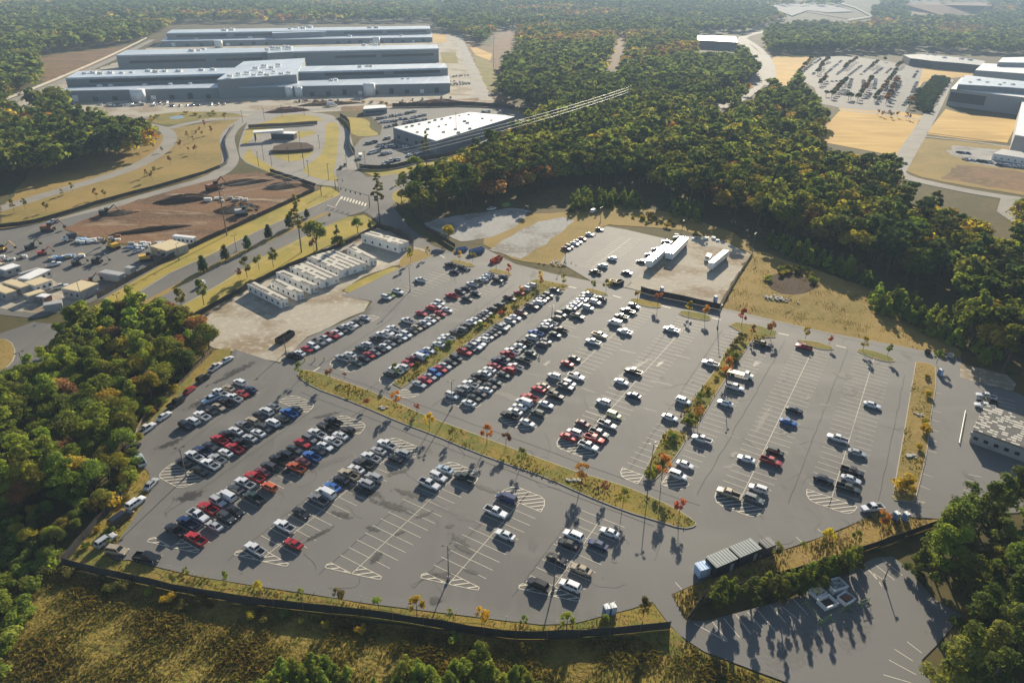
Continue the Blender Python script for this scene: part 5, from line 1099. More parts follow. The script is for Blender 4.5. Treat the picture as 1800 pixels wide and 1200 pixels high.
# spoil heaps on the earthworks
def heap(label, px, rx, ry, h, mt):
    x, y = G(*px); r = MB(); g = np.random.default_rng(int(px[0])); n = 18; rings = []
    for j, (f, z) in enumerate(((1,0),(.8,.35),(.55,.7),(.28,.93),(.08,1))):
        rings.append([(rx*f*math.cos(6.283*k/n)*g.uniform(.85,1.12), ry*f*math.sin(6.283*k/n)*g.uniform(.85,1.12), max(0,h*z*g.uniform(.85,1.1))-(.05 if j == 0 else 0)) for k in range(n)])
    r.loft(rings); o = r.build('spoil_heap', mt, loc=(x,y,ZC), rz=.5); tag(o, label, 'heap', 'spoil heaps on the earthworks')
for lb, px, rx, ry, h, mt in [('dark spoil heap beside the long white pipes',(325,352),16,6,3.2,'mulch'),('red spoil heap in front of the utility pole',(420,368),13,8,3,'dirt'),('long red spoil ridge at the top of the earthworks',(430,322),18,4,2.4,'dirt'),('dark ridge of spoil along the middle of the earthworks',(265,405),20,3,1.6,'mulch'),('brown heap at the left end of the earthworks',(215,375),9,4,1.8,'dirt'),('red brown heap near the fence of the earthworks',(500,328),14,6,2.6,'dirt'),
    ('dark soil mound on the station approach',(507,196),22,6,4,'rust'),('brown soil heap before the right half of the nearest hall',(770,181),40,7,3.5,'rust'),('brown soil heap before the middle of the nearest hall',(580,184),34,6,3,'brown')]: heap(lb, px, rx, ry, h, mt)
# ================================================================ VEGETATION
def leaves(points, normals, size, seed, tints=None):
    """many small leaf sprays: one irregular quad per point -> verts (n,4,3)"""
    g = np.random.default_rng(seed); n = len(points)
    nr = normals + g.normal(0,.36,(n,3)); nr /= np.linalg.norm(nr,axis=1)[:,None]+1e-9
    a = np.cross(nr, g.normal(0,1,(n,3))); a /= np.linalg.norm(a,axis=1)[:,None]+1e-9
    b = np.cross(nr, a)
    s = size*g.uniform(.55,1.35,(n,1)); k = g.uniform(.5,.9,(n,1))
    P = points
    return np.stack([P-a*s, P-b*s*k+nr*s*.15, P+a*s, P+b*s*k+nr*s*.15], axis=1)
def quads_mesh(name, V, matname, tint=None):
    n = len(V); me = bpy.data.meshes.new(name)
    me.vertices.add(n*4); me.vertices.foreach_set('co', V.reshape(-1).astype(np.float32))
    me.loops.add(n*4); me.loops.foreach_set('vertex_index', np.arange(n*4, dtype=np.int32))
    me.polygons.add(n); me.polygons.foreach_set('loop_start', np.arange(0,n*4,4,dtype=np.int32)); me.polygons.foreach_set('loop_total', np.full(n,4,np.int32))
    if tint is not None:
        at = me.color_attributes.new('tint','FLOAT_COLOR','POINT')
        c = np.ones((n,4,4),np.float32); c[:,:,:3] = tint[:,None,:]; at.data.foreach_set('color', c.reshape(-1))
    me.materials.append(MAT[matname]); me.update(calc_edges=True); return me
def crown_points(kind, n, seed):
    """points and outward normals of the leaf clumps of a tree one unit high"""
    g = np.random.default_rng(seed); lobes = []
    if kind == 'pine':            # bare stem, rounded ragged head of many clumps
        for k in range(17):
            t = g.uniform(0,1); z = .42+.52*t; rr = .155*(math.sin(math.pi*min(1,.25+.75*(1-t)))**.7)+.02; a = g.uniform(0,6.28)
            lobes.append((rr*math.cos(a)*g.uniform(.4,1), rr*math.sin(a)*g.uniform(.4,1), z, g.uniform(.05,.085), .62))
        lobes.append((0,0,.93,.07,.8))
    elif kind == 'fullpine':      # broad pine, leafy almost to the ground
        for k in range(26):
            t = g.uniform(0,1)**1.15; z = .16+.78*t; rr = .23*(1-.82*t)**.75; a = g.uniform(0,6.28); f = g.uniform(.35,1.05)
            lobes.append((rr*math.cos(a)*f, rr*math.sin(a)*f, z, g.uniform(.06,.10), .75))
        lobes.append((0,0,.94,.05,1.2))
    elif kind == 'sparse':        # tall pine, separate flat boughs
        for k in range(34):
            t = g.uniform(0,1); z = .45+.53*t; rr = .15*(1-.7*t)*g.uniform(.1,1.1); a = g.uniform(0,6.28)
            lobes.append((rr*math.cos(a), rr*math.sin(a), z, .036*(1.2-.5*t), .34))
    elif kind == 'oak':
        for k in range(16):
            u = g.normal(0,1,3); u /= np.linalg.norm(u); u[2] = abs(u[2])*1.0-.25
            lobes.append((u[0]*.23, u[1]*.23, .60+u[2]*.27, g.uniform(.11,.17), .8))
    elif kind == 'young':         # conical young pine, leafy from the ground
        for k in range(20):
            t = g.uniform(0,1)**1.2; z = .10+.84*t; rr = .25*(1-t)**.8; a = g.uniform(0,6.28)
            lobes.append((rr*math.cos(a)*.8, rr*math.sin(a)*.8, z, .09*(1.25-.7*t), .95))
        lobes.append((0,0,.94,.05,1.4))
    elif kind == 'maple':         # little airy street tree
        for k in range(10):
            a = g.uniform(0,6.28); t = g.uniform(0,1); z = .42+.5*t; rr = .19*math.sin(math.pi*(.25+.7*t)); 
            lobes.append((rr*math.cos(a), rr*math.sin(a), z, g.uniform(.07,.12), 1.0))
    elif kind == 'cone':          # dense rounded evergreen
        for k in range(14):
            t = k/13; z = .2+.68*t; rr = .26*math.sin(math.pi*(.28+.66*t)); a = k*2.4
            lobes.append((rr*.6*math.cos(a), rr*.6*math.sin(a), z, .18*(1.15-.55*t), 1.0))
    else:                         # shrub
        for k in range(9):
            a = g.uniform(0,6.28); rr = g.uniform(0,.42)
            lobes.append((rr*math.cos(a), rr*math.sin(a), g.uniform(.25,.6), g.uniform(.2,.34), .9))
    L = np.array(lobes); wgt = L[:,3]**2; idx = g.choice(len(L), n, p=wgt/wgt.sum())
    d = g.normal(0,1,(n,3)); d /= np.linalg.norm(d,axis=1)[:,None]
    r = L[idx,3:4]*g.uniform(.55,1.05,(n,1)); P = L[idx,:3]+d*r*np.stack([np.ones(n),np.ones(n),L[idx,4]],1)
    nr = d.copy(); nr[:,2] += .35
    keep = P[:,2] > .03
    return P[keep], nr[keep]
KIND = {'fullpine':('pine_tree','pine tree'),'pine':('pine_tree','pine tree'),'sparse':('pine_tree','pine tree'),'oak':('broadleaf_tree','tree'),'young':('young_pine','young pine'),'maple':('street_tree','young tree'),'cone':('evergreen_tree','tree'),'shrub':('shrub','shrub')}
CROWN, TRUNK = {}, {}
LEAFN = {'fullpine':(3000,1000),'pine':(2600,800),'sparse':(1700,1100),'oak':(3000,900),'young':(2600,700),'maple':(800,420),'cone':(900,900),'shrub':(620,300)}
LEAFS = {'fullpine':(.018,.034),'pine':(.016,.030),'sparse':(.017,.020),'oak':(.021,.040),'young':(.026,.050),'maple':(.028,.042),'cone':(.05,.05),'shrub':(.075,.11)}
NVAR = 5
for k in KIND:
    for lod in (0,1):
        for v in range(NVAR):
            P, nr = crown_points(k, LEAFN[k][lod], 100*v+len(k))
            CROWN[k,lod,v] = quads_mesh(k+'_crown', leaves(P, nr, LEAFS[k][lod], v), 'leaf')
def trunk_mesh(k, v):
    g = random.Random(v*7+len(k)); m = MB()
    if k in ('pine','sparse','fullpine'):
        b = g.uniform(-.015,.015); m.tube((0,0,-.01),(b,0,.5),.012,.009,7); m.tube((b,0,.5),(b*1.2,b,.95),.009,.003,6)
        for j in range(9):
            a = j*2.4; z = .45+.05*j; r = .12*(1.1-j*.08); m.tube((b,0,z),(r*math.cos(a),r*math.sin(a),z+.03),.004,.0015,4,cap=False)
    elif k == 'oak':
        m.tube((0,0,-.01),(.01,0,.33),.024,.017,7)
        for j in range(7):
            a = j*2.4+g.uniform(0,.5); m.tube((.01,0,.28+.01*j),(.2*math.cos(a),.2*math.sin(a),.55+.04*j),.011,.003,5,cap=False)
    elif k == 'maple':
        m.tube((0,0,-.01),(.01,0,.5),.014,.010,6); m.tube((.01,0,.5),(0,0,.9),.010,.003,5)
        for j in range(7):
            a = j*2.4; m.tube((.005,0,.38+.06*j),(.16*math.cos(a),.16*math.sin(a),.52+.06*j),.006,.002,4,cap=False)
    elif k == 'shrub':
        for j in range(5):
            a = j*1.3; m.tube((0,0,-.01),(.25*math.cos(a),.25*math.sin(a),.45),.02,.008,4,cap=False)
    else: m.tube((0,0,-.01),(0,0,.9),.022,.004,6)
    return m.mesh(k+'_trunk','bark')
for k in KIND:
    for v in range(NVAR): TRUNK[k,v] = trunk_mesh(k, v)
PAL = {'pine':[(0.059,0.086,0.034),(0.073,0.099,0.036),(0.051,0.075,0.034),(0.087,0.104,0.039)],
       'green':[(0.101,0.128,0.032),(0.122,0.142,0.035),(0.086,0.115,0.032),(0.146,0.151,0.038)],
       'yellow':[(0.242,0.209,0.039),(0.187,0.182,0.035),(0.286,0.220,0.044)],
       'orange':[(.30,.15,.04),(.25,.14,.05),(.28,.12,.04)],
       'rust':[(.22,.11,.05),(.20,.12,.06)],
       'lime':[(0.162,0.203,0.036),(0.184,0.217,0.042),(0.140,0.182,0.036)],
       'gold':[(.34,.27,.032),(.38,.28,.03),(.30,.26,.035)],'pink':[(.36,.13,.10),(.34,.15,.11)],'red':[(.34,.085,.065),(.33,.10,.07)],'tangerine':[(.34,.16,.05),(.36,.18,.055)],
       'dark':[(0.034,0.057,0.028),(0.039,0.063,0.030)],'greyred':[(.16,.075,.06)],'olive':[(0.132,0.120,0.036),(0.156,0.132,0.036)]}
def tree(x, y, k, h, colour, label, group=None, cat=None, wide=1.0, z=0.0, lod=None, name=None):
    v = int(rng.integers(NVAR)); d = math.hypot(x,y)
    lod = (0 if d < 230 else 1) if lod is None else lod
    c = PAL[colour][int(rng.integers(len(PAL[colour])))]; _b = rng.uniform(.7,1.35); c = tuple(q*_b*rng.uniform(.93,1.07) for q in c)
    r = empty(name or KIND[k][0], (x,y,ZC+z), rng.uniform(0,6.28)); w = wide*h*rng.uniform(.9,1.12); r.scale = (w,w,h)
    link('crown', CROWN[k,lod,v], r, color=c); link('trunk', TRUNK[k,v], r)
    return tag(r, label, cat or KIND[k][1], group)
# ---- single trees of the islands, verges and roadsides: base pixel, kind, height, colour, label
E_ = [(528,667,'maple',6,'lime','lime green young tree at the round end of the divider island'),(581,672,'maple',5.5,'pink','pale pink young tree second along the divider island'),(606,668,'maple',2.6,'greyred','tiny reddish sapling on the lane edge of the divider island'),
(645,717,'maple',3.2,'red','small red sapling on the lower kerb of the divider island'),(697,716,'maple',6,'tangerine','golden orange young tree on the divider island opposite the planted strip'),(733,727,'maple',3.5,'pink','small pinkish sapling after the golden orange tree on the divider island'),(755,758,'maple',6,'gold','yellow young tree beside the long lamp shadow on the divider island'),
(795,772,'maple',4,'olive','thin bare sapling amid the divider island'),(856,782,'maple',6.5,'tangerine','coral orange young tree near the middle of the divider island'),(889,787,'maple',5,'greyred','dull reddish sapling beside the coral tree of the divider island'),(916,818,'maple',5.5,'lime','lime young tree on the lower half of the divider island'),
(1022,850,'maple',7,'tangerine','coral orange young tree next to pale rocks on the divider island'),(1062,868,'maple',4.2,'greyred','dull red sapling below the rocks on the divider island'),(1094,893,'maple',6,'lime','lime green young tree near the pointed end of the divider island'),(1193,908,'maple',5.5,'red','red orange young tree at the pointed end of the divider island'),
(695,664,'maple',5,'lime','lime young tree at the foot of the long planted strip'),(915,524,'maple',5.5,'tangerine','orange young tree near the head of the long planted strip'),(880,560,'maple',3.5,'red','dark red sapling half way up the long planted strip'),(808,460,'maple',5,'gold','left yellow tree on the island by the dumpsters'),(831,463,'maple',5.5,'gold','right yellow orange tree on the island by the dumpsters'),
(872,475,'maple',6,'red','left red tree on the island by the gravel entrance'),(894,484,'maple',5,'red','right red tree on the island by the gravel entrance'),(949,498,'maple',5.5,'gold','yellow tree at the head of the long planted strip'),(990,504,'maple',5.5,'gold','yellow tree right of the leaning lamp shadow'),(951,506,'maple',4.5,'tangerine','small orange tree below the yellow one at the strip head'),
(1042,512,'maple',5,'lime','left lime tree on the island heading the crowded row'),(1065,515,'maple',5.8,'gold','right golden tree on the island heading the crowded row'),(1120,531,'maple',5.5,'gold','left yellow tree on the island heading the fifth row'),(1156,538,'maple',6.5,'pink','right pinkish red tree on the island heading the fifth row'),(1210,554,'maple',5.5,'gold','left yellow tree on the island heading the sixth row'),(1238,560,'maple',6,'tangerine','right orange tree on the island heading the sixth row'),
(1303,573,'maple',7,'red','large red tree at the head of the bushy strip'),(1353,592,'maple',6.5,'tangerine','orange tree on the right end of the bushy strip head'),(1321,594,'maple',5,'tangerine','low orange tree beside the black pickup of the bushy strip'),(1415,597,'maple',5.5,'gold','left yellow tree on the island heading the seventh row'),(1457,607,'maple',4,'red','right bare sapling on the island heading the seventh row'),(1516,617,'maple',5.5,'gold','left pale yellow tree on the island heading the last row'),(1559,627,'maple',5,'lime','right lime tree on the island heading the last row'),
(1645,641,'maple',5.5,'lime','bright green tree beside the blue toilet of the dry strip'),(1276,668,'maple',8,'tangerine','big orange tree against the flatbed truck'),(1226,742,'maple',6,'tangerine','red orange tree in the middle of the bushy strip'),(1162,846,'maple',8.5,'tangerine','bright orange tree at the foot of the bushy strip'),
(330,1017,'maple',3.2,'lime','lime sapling nearest the fence corner on the bottom verge'),(399,1027,'maple',3.4,'lime','second lime sapling on the bottom verge from the corner'),(458,1050,'maple',4.6,'gold','yellowish sapling third along the bottom verge'),(530,1056,'maple',3.2,'lime','lime sapling fourth along the bottom verge'),(597,1064,'maple',4.8,'olive','thin olive sapling with mulch fifth along the bottom verge'),(666,1073,'maple',4,'lime','lime sapling sixth along the bottom verge'),(733,1086,'maple',6,'gold','golden orange sapling seventh along the bottom verge'),(790,1090,'maple',3,'lime','lime sapling beside the lamp shadow on the bottom verge'),(847,1103,'maple',5.6,'gold','golden sapling ninth along the bottom verge'),(920,1106,'maple',3.6,'lime','lime sapling before the two blue toilets'),(995,1111,'maple',5.4,'lime','tall lime sapling left of the two blue toilets'),(1062,1100,'maple',3,'lime','low bush like sapling in the shade of the two toilets'),(1130,1087,'maple',5.5,'olive','thin sapling on the triangle verge by the driveway'),
(1360,985,'maple',5.5,'olive','thin tree beside the dark kiosk'),(1409,972,'maple',3.4,'lime','lime sapling left on the dry bank'),(1452,964,'maple',6,'gold','yellow green sapling in the middle of the dry bank'),(1501,961,'maple',4.5,'lime','lime sapling right of the middle on the dry bank'),(1544,931,'maple',6,'tangerine','brownish young tree behind the white work pickup'),
(359,538,'maple',11,'green','green roadside tree nearest the white van'),(321,548,'maple',9.5,'green','green roadside tree at the lower end of the verge'),(435,489,'maple',9.5,'green','green roadside tree beside the small red one'),(421,492,'maple',5,'greyred','small dark red tree on the highway verge'),(456,476,'maple',8,'green','green roadside tree above the red one'),(481,471,'maple',9,'green','green roadside tree before the tall lone pine'),(557,440,'oak',16,'green','large bushy green tree on the highway verge'),(594,433,'young',11,'green','slim green pine beside the large bushy tree'),(552,445,'maple',7,'greyred','reddish tree at the foot of the large bushy tree'),(629,411,'oak',9,'green','bushy green tree left at the verge corner'),(650,406,'young',6,'green','small green tree right at the verge corner'),(789,424,'oak',9,'gold','rounded yellow tree on the lane beside the gravel yard'),(706,356,'oak',8,'gold','yellow bush at the forest corner by the junction'),(580,386,'maple',4,'olive','small tree on the highway verge near the crossing'),(752,452,'maple',5,'gold','small golden tree on the rough island by the lane'),(722,462,'maple',7,'gold','yellow tree standing behind the short row lamp post')]
for x, y, k, h, c, lb in E_:
    p = G(x,y); tree(*p, k, h, c, lb, 'young trees of islands and verges', z=ZI+.1 if y > 440 else 0)
for i, (x, y) in enumerate(((358,477),(397,458),(436,440),(473,420),(509,401),(540,383))):
    tree(*G(x,y), 'cone', 7.5 if i < 5 else 5, 'dark', '%s of the rounded dark evergreens in the highway median from below'%ORD[i+1], 'rounded evergreens in the highway median', wide=.95)
tree(*G(668,396), 'sparse', 28, 'green', 'tall lone pine beside the top cabin of the dirt yard', wide=1.0, lod=0); tree(*G(530,444), 'sparse', 28, 'olive', 'tall lone pine on the highway verge above the cabins', wide=1.0, lod=0); tree(*G(750,292), 'sparse', 24, 'green', 'lone pine in front of the flat white roof', wide=1.1, lod=0)
# ---- shrubs on the turf
SH = [(735,645),(752,632),(770,620),(790,608),(845,575),(865,560),(885,548),(900,535),(1255,668),(1243,690),(1235,700),(1228,712),(1290,628),(1284,610),(1296,606),(1305,590),(1215,735),(1206,748),(1180,766),(1175,780),(1185,775),(1165,815),(1150,830),(1140,838),(1290,640),(1270,655)]
for x, y in SH: tree(*G(x+rng.uniform(-3,3),y+rng.uniform(-2,2)), 'shrub', rng.uniform(1.2,2.4), ['lime','olive','lime','gold'][int(rng.integers(4))], 'low green bush among those of the planted strips', 'bushes of the planted strips', z=ZI+.1, wide=1.3)
for x, y, s, lb in [(1630,697,2.2,'yellow green bush highest on the dry strip'),(1627,665,1.8,'low green bush at the head of the dry strip'),(1626,745,1.7,'small bush half way down the dry strip'),(1622,760,2.8,'golden bush in the middle of the dry strip'),(1614,790,1.8,'low bush beside the stones of the dry strip'),(1590,862,4.0,'large rounded golden bush at the foot of the dry strip')]:
    tree(*G(x,y), 'shrub', s, 'gold', lb, 'bushes of the dry strip', z=ZI+.1, wide=1.25)
# ---- scatter helper
def scatter(px, spacing, seed, jit=.42, world=None):
    W = world or WP(px); g = np.random.default_rng(seed)
    x0, x1 = min(p[0] for p in W), max(p[0] for p in W); y0, y1 = min(p[1] for p in W), max(p[1] for p in W)
    xs, ys = np.meshgrid(np.arange(x0,x1,spacing), np.arange(y0,y1,spacing)); xs = xs + (np.arange(xs.shape[0])%2)[:,None]*spacing/2
    xs = xs.ravel()+g.uniform(-jit,jit,xs.size)*spacing; ys = ys.ravel()+g.uniform(-jit,jit,ys.size)*spacing
    k = inpoly_np(xs, ys, W); return xs[k], ys[k]
# ground that must stay open to view from the air above: a tree whose head would stand before it is not planted
VIS = [[(1056,126),(1082,62),(1106,62),(1100,102),(1086,128)], [(1240,192),(1300,170),(1328,145),(1336,112),(1316,92),(1296,62),(1345,48),(1350,90),(1362,140),(1330,165),(1272,194)], [(1222,62),(1300,62),(1300,92),(1222,92)],
 [(1430,246),(1475,196),(1615,207),(1600,240),(1578,268),(1545,260)], [(1404,140),(1432,104),(1560,106),(1624,122),(1612,160),(1590,200),(1476,192),(1440,184),(1432,160)], [(868,52),(915,55),(903,100),(884,72)], [(800,60),(845,80),(872,105),(885,150),(862,178),(850,140)],
 [(1568,302),(1598,255),(1625,240),(1650,326),(1790,342),(1790,366),(1640,332)], [(1354,110),(1366,98),(1432,98),(1400,135),(1384,152),(1366,148)], [(1352,8),(1535,6),(1535,36),(1400,36)], [(1590,2),(1740,2),(1720,26),(1600,26)], [(64,104),(215,84),(232,84),(100,140)],
 [(100,172),(110,138),(200,96),(290,48),(756,42),(800,60),(846,170),(790,190),(400,202),(220,204)], [(640,195),(915,195),(890,212),(770,272),(690,250)], [(1588,96),(1730,106),(1800,98),(1800,400),(1660,330),(1640,200),(1600,112)], [(0,186),(55,166),(75,140),(62,112),(100,140),(40,190)]]
def project(x, y, z):
    cp, sp = math.cos(PITCH), math.sin(PITCH); zz = z-CAMH; d = y*cp-zz*sp; v = (y*sp+zz*cp)/d; u = x/d; c, s = math.cos(ROLL), math.sin(ROLL)
    return 900+(c*u+s*v)*FPX, 600-(-s*u+c*v)*FPX
def hides(x, y, h):
    px, py = project(x, y, h); k = np.zeros(len(x), bool)
    for P in VIS: k |= inpoly_np(px, py, P)
    return k
PEND = []   # (dist, x, y, kind, h, colour, zone)
BELT = WP([(1190,230),(1290,205),(1440,250),(1560,290),(1660,335),(1760,375),(1900,440),(1900,560),(1760,520),(1640,470),(1500,400),(1380,340),(1240,290)])
def wood(px, spacing, mix, hrange, zone, seed, front=None):
    xs, ys = scatter(px, spacing, seed); g = np.random.default_rng(seed+1)
    k_ = ~(hides(xs, ys, hrange[1]*.9) | hides(xs, ys, hrange[1]*.5)); xs, ys = xs[k_], ys[k_]
    ks = [m[0] for m in mix]; w = np.array([m[2] for m in mix]); w = w/w.sum()
    nz = lambda x, y: math.sin(x*.045+seed)+math.sin(y*.05+x*.02)+.7*math.sin(x*.11-y*.09)
    for x, y in zip(xs, ys):
        i = int(np.clip((nz(x,y)+2.2)/4.4+g.normal(0,.22),0,.999)*len(mix)*1.0) if g.random() < .55 else int(g.choice(len(mix), p=w))
        i = min(i, len(mix)-1); h = g.uniform(*hrange)*(mix[i][3] if len(mix[i]) > 3 else 1)
        k, c = mix[i][0], mix[i][1]
        if zone == 'W2' and inpoly(x, y, BELT) and g.random() < .5: k, c, h = 'oak', 'yellow' if g.random() < .75 else 'lime', h*.85
        PEND.append((math.hypot(x,y), x, y, k, h, c, zone))
wood([(-60,730),(0,700),(60,665),(128,605),(150,585),(205,560),(300,560),(328,578),(378,603),(366,622),(340,648),(288,700),(240,745),(228,795),(222,845),(190,880),(120,900),(40,895),(-60,890)], 4.3, [('oak','green',3),('oak','lime',4,.8),('fullpine','lime',3,1.2),('oak','green',3,.9),('oak','yellow',1.2,.9),('oak','lime',2,.75),('oak','rust',.6,.9),('fullpine','lime',2,1.1)], (8.5,13), 'W1', 11)
wood([(-60,890),(40,895),(120,900),(190,880),(222,845),(230,840),(205,885),(148,938),(108,980),(80,985),(20,960),(-60,950)], 3.6, [('oak','lime',3,.6),('oak','green',3,.7),('oak','olive',2,.6),('oak','lime',2,.5),('oak','yellow',.7,.6)], (6,9), 'W1', 12)
wood([(715,352),(770,322),(830,292),(900,258),(960,215),(1000,200),(1100,198),(1180,203),(1250,196),(1300,176),(1335,150),(1342,150),(1330,175),(1290,205),(1330,225),(1400,240),(1430,250),(1540,275),(1570,300),(1648,336),(1738,376),(1800,398),(1900,420),(1900,680),(1800,668),(1735,650),(1705,632),(1700,600),(1645,524),(1560,492),(1480,462),(1400,430),(1290,392),(1210,362),(1130,336),(1010,330),(930,345),(860,364),(800,378),(745,392),(722,385)], 8.0,
     [('pine','pine',6),('pine','pine',5,1.05),('oak','green',3,.9),('pine','green',4),('oak','yellow',2.0,.85),('oak','green',2),('oak','yellow',1.2,.85),('oak','rust',.25,.8)], (17,23.5), 'W2', 21)
wood([(-40,345),(60,325),(140,300),(255,280),(272,252),(240,218),(205,207),(110,185),(60,192),(-40,215)], 7.0, [('oak','green',3),('pine','pine',4,1.1),('oak','green',3),('oak','yellow',1.5,.9),('oak','orange',.8,.9)], (17,23), 'W3', 31)
wood([(1592,985),(1600,945),(1690,915),(1760,905),(1860,890),(1900,1260),(1640,1240),(1625,1170),(1668,1132),(1700,1080),(1655,1048),(1612,1000)], 6.2, [('fullpine','green',6),('fullpine','lime',3),('oak','yellow',1,.6),('fullpine','green',3,1.1)], (11,16), 'W5', 41)
wood([(1720,905),(1740,880),(1830,860),(1860,900)], 7, [('fullpine','green',1)], (13,16), 'W5', 42)
NM = {'W1':'of the wood left of the car park','W2':'of the forest behind the car park','W3':'of the wood beside the perimeter road','W5':'of the pine grove by the lower lot'}
CW = {'pine':'dark green pine','green':'green','yellow':'yellowing','orange':'orange','rust':'russet','lime':'bright green','olive':'olive'}
CITY = {}; mass = []
PEND.sort()
cnt = {'pine':0,'oak':0}
for d, x, y, k, h, c, zn in PEND:
    ck = 'oak' if k == 'oak' else 'pine'
    if cnt[ck] < 285:
        cnt[ck] += 1
        col = {'pine':'dark green','green':'mid green','lime':'bright green','yellow':'yellowing','orange':'orange','rust':'russet','olive':'olive'}[c]
        tree(x, y, k, h, c, '%s %s %s' % (col, 'leafy tree' if k == 'oak' else 'pine', NM[zn]), '%s %s %s' % (col, 'leafy trees' if k == 'oak' else 'pines', NM[zn]), wide={'pine':1.25,'oak':1.12}.get(k,1.15))
    else: mass.append((d, x, y, ck, h, c))
# hand set pines on the bank by the lower lot and young pines
for i, (x, y, h) in enumerate([(1262,1066,8.5),(1283,1058,7),(1318,1056,7),(1345,1040,6),(1365,1048,7.5),(1385,1034,6),(1403,1036,7),(1420,1026,6.5),(1437,1024,7.5),(1455,1012,6),(1470,1010,7),(1487,1002,7),(1502,994,6)]):
    tree(*G(x,y), 'young', h, ['green','lime'][i%2], '%s young pine along the bank fence counted from the driveway'%ORD[i+1], 'young pines along the bank fence', wide=1.25)
tree(*G(1310,1010), 'shrub', 1.8, 'lime', 'small round bush in the shade of the dark containers', wide=1.1)
tree(*G(1608,1008), 'young', 8, 'green', 'lone young pine at the corner of the lower lot', wide=1.3)
tree(*G(1700,1105), 'maple', 6, 'tangerine', 'orange leaved sapling at the edge of the pine grove', wide=1.3)
yp = [(480,1192,5),(500,1180,7),(520,1178,6.5),(533,1190,5.5),(553,1172,7),(575,1168,6),(592,1165,3),(610,1170,3.5),(462,1205,5),(440,1212,4),(545,1205,5),(510,1212,5),(400,1210,3.5),(360,1220,4),
      (716,1178,7.5),(738,1190,7),(760,1205,6),(790,1200,6.5),(815,1180,7),(842,1160,8.5),(862,1178,6),(884,1200,6),(905,1190,6.5),(925,1205,7),(945,1215,6),(700,1205,6),(755,1180,5),(830,1215,6),(870,1225,6),(780,1225,6),(660,1195,4),(640,1205,3.5),(420,1195,3),(330,1200,3.5),(300,1215,3),(570,1190,5),(595,1185,4),(735,1172,5.5),(800,1172,5.5),(855,1185,6.5),(915,1180,5)]
for x, y, h in yp: tree(*G(x,y+22), 'young', h, 'lime', 'bright green young pine of the thickets on the scrub slope', 'young pines on the scrub slope', wide=1.35)
for px, sp, hr, sd, lb in [([(1000,374),(1008,352),(1060,350),(1128,352),(1132,372),(1080,366)], 5, (6,9), 51, 'young pine of the bright row before the forest'), ([(1160,372),(1175,358),(1230,375),(1225,395)], 5, (5.5,8), 52, 'young pine of the small clump at the forest foot'),
        ([(1340,440),(1350,425),(1400,440),(1460,462),(1530,498),(1528,508),(1470,485),(1400,462)], 5, (6,9), 53, 'young pine of the dark belt above the pit'), ([(1522,545),(1530,522),(1580,535),(1640,562),(1692,598),(1690,618),(1640,592),(1570,560)], 4.2, (6.5,9), 54, 'young pine of the belt above the last rows'), ([(1690,625),(1705,605),(1745,610),(1750,640),(1735,655)], 5, (6,9), 55, 'young pine beside the right hand gravel patch')]:
    xs, ys = scatter(px, sp, sd)
    for x, y in zip(xs, ys): tree(x, y, 'young', rng.uniform(*hr), 'lime', lb, lb.replace('pine','pines',1), wide=1.3)
for px, sp, hr, sd, pal_, lb in [([(0,920),(60,935),(110,985),(90,1010),(62,1060),(40,1115),(0,1190),(-40,1200),(-40,920)], 3.0, (2.0,3.6), 61, ['lime','lime','green'], 'bright green shrub of the thicket left of the fence corner'), ([(110,1000),(200,1022),(325,1052),(480,1080),(620,1098),(760,1118),(900,1140),(960,1150),(900,1152),(740,1130),(600,1110),(450,1095),(300,1072),(200,1050),(130,1030)], 3.4, (1.3,2.4), 62, ['olive','gold','olive','lime'], 'tawny weed bush in the belt below the screen fence'),
        ([(1345,495),(1370,475),(1420,472),(1450,490),(1430,500),(1400,482),(1370,490)], 4, (2,3.4), 63, ['gold','lime','olive'], 'yellow green bush round the pit'), ([(236,800),(290,703),(348,648),(398,618),(385,612),(340,640),(280,700),(232,745)], 4.6, (1.6,3.2), 64, ['lime','gold','green'], 'bush along the silt fence of the wood'), ([(120,985),(150,945),(205,895),(240,850),(225,900),(190,960),(160,980)], 4.4, (1.0,2.2), 65, ['lime','gold','olive'], 'bush on the verge at the left fence corner'),
        ([(150,905),(205,890),(232,845),(240,800),(225,800),(200,860),(150,890)], 3.6, (2.5,4), 69, ['lime','gold','green'], 'bushy green shrub inside the left fence below the bend'), ([(1100,375),(1150,380),(1210,395),(1180,402),(1120,390)], 6, (1.5,3), 66, ['olive','gold'], 'low bush on the rough ground at the forest foot'), ([(295,200),(375,198),(420,202),(350,207),(320,200)], 9, (2,3), 67, ['lime','gold'], 'reedy bush round the small pond'), ([(255,205),(285,202),(292,212),(265,216)], 8, (2,3), 68, ['lime','gold'], 'reedy bush left of the small pond')]:
    xs, ys = scatter(px, sp, sd)
    for x, y in zip(xs, ys): tree(x, y, 'shrub', rng.uniform(*hr), pal_[int(rng.integers(len(pal_)))], lb, lb.replace('bush','bushes',1).replace('shrub','shrubs',1), wide=rng.uniform(1.1,1.5))
# saplings on the perimeter verges
for x, y in [(262,222),(277,235),(270,262),(285,268),(330,245),(345,238),(352,232),(340,250),(356,240),(372,236),(318,262),(332,268),(300,290),(345,270),(360,225),(395,212),(110,345),(128,338),(170,350),(184,348),(82,372),(268,318),(258,312),(272,305),(2,375),(25,372),(45,368)]:
    tree(*G(x,y), 'maple', rng.uniform(4,7), ['olive','rust','olive'][int(rng.integers(3))], 'thin sapling on the dry verge of the perimeter road', 'saplings on the dry verge')
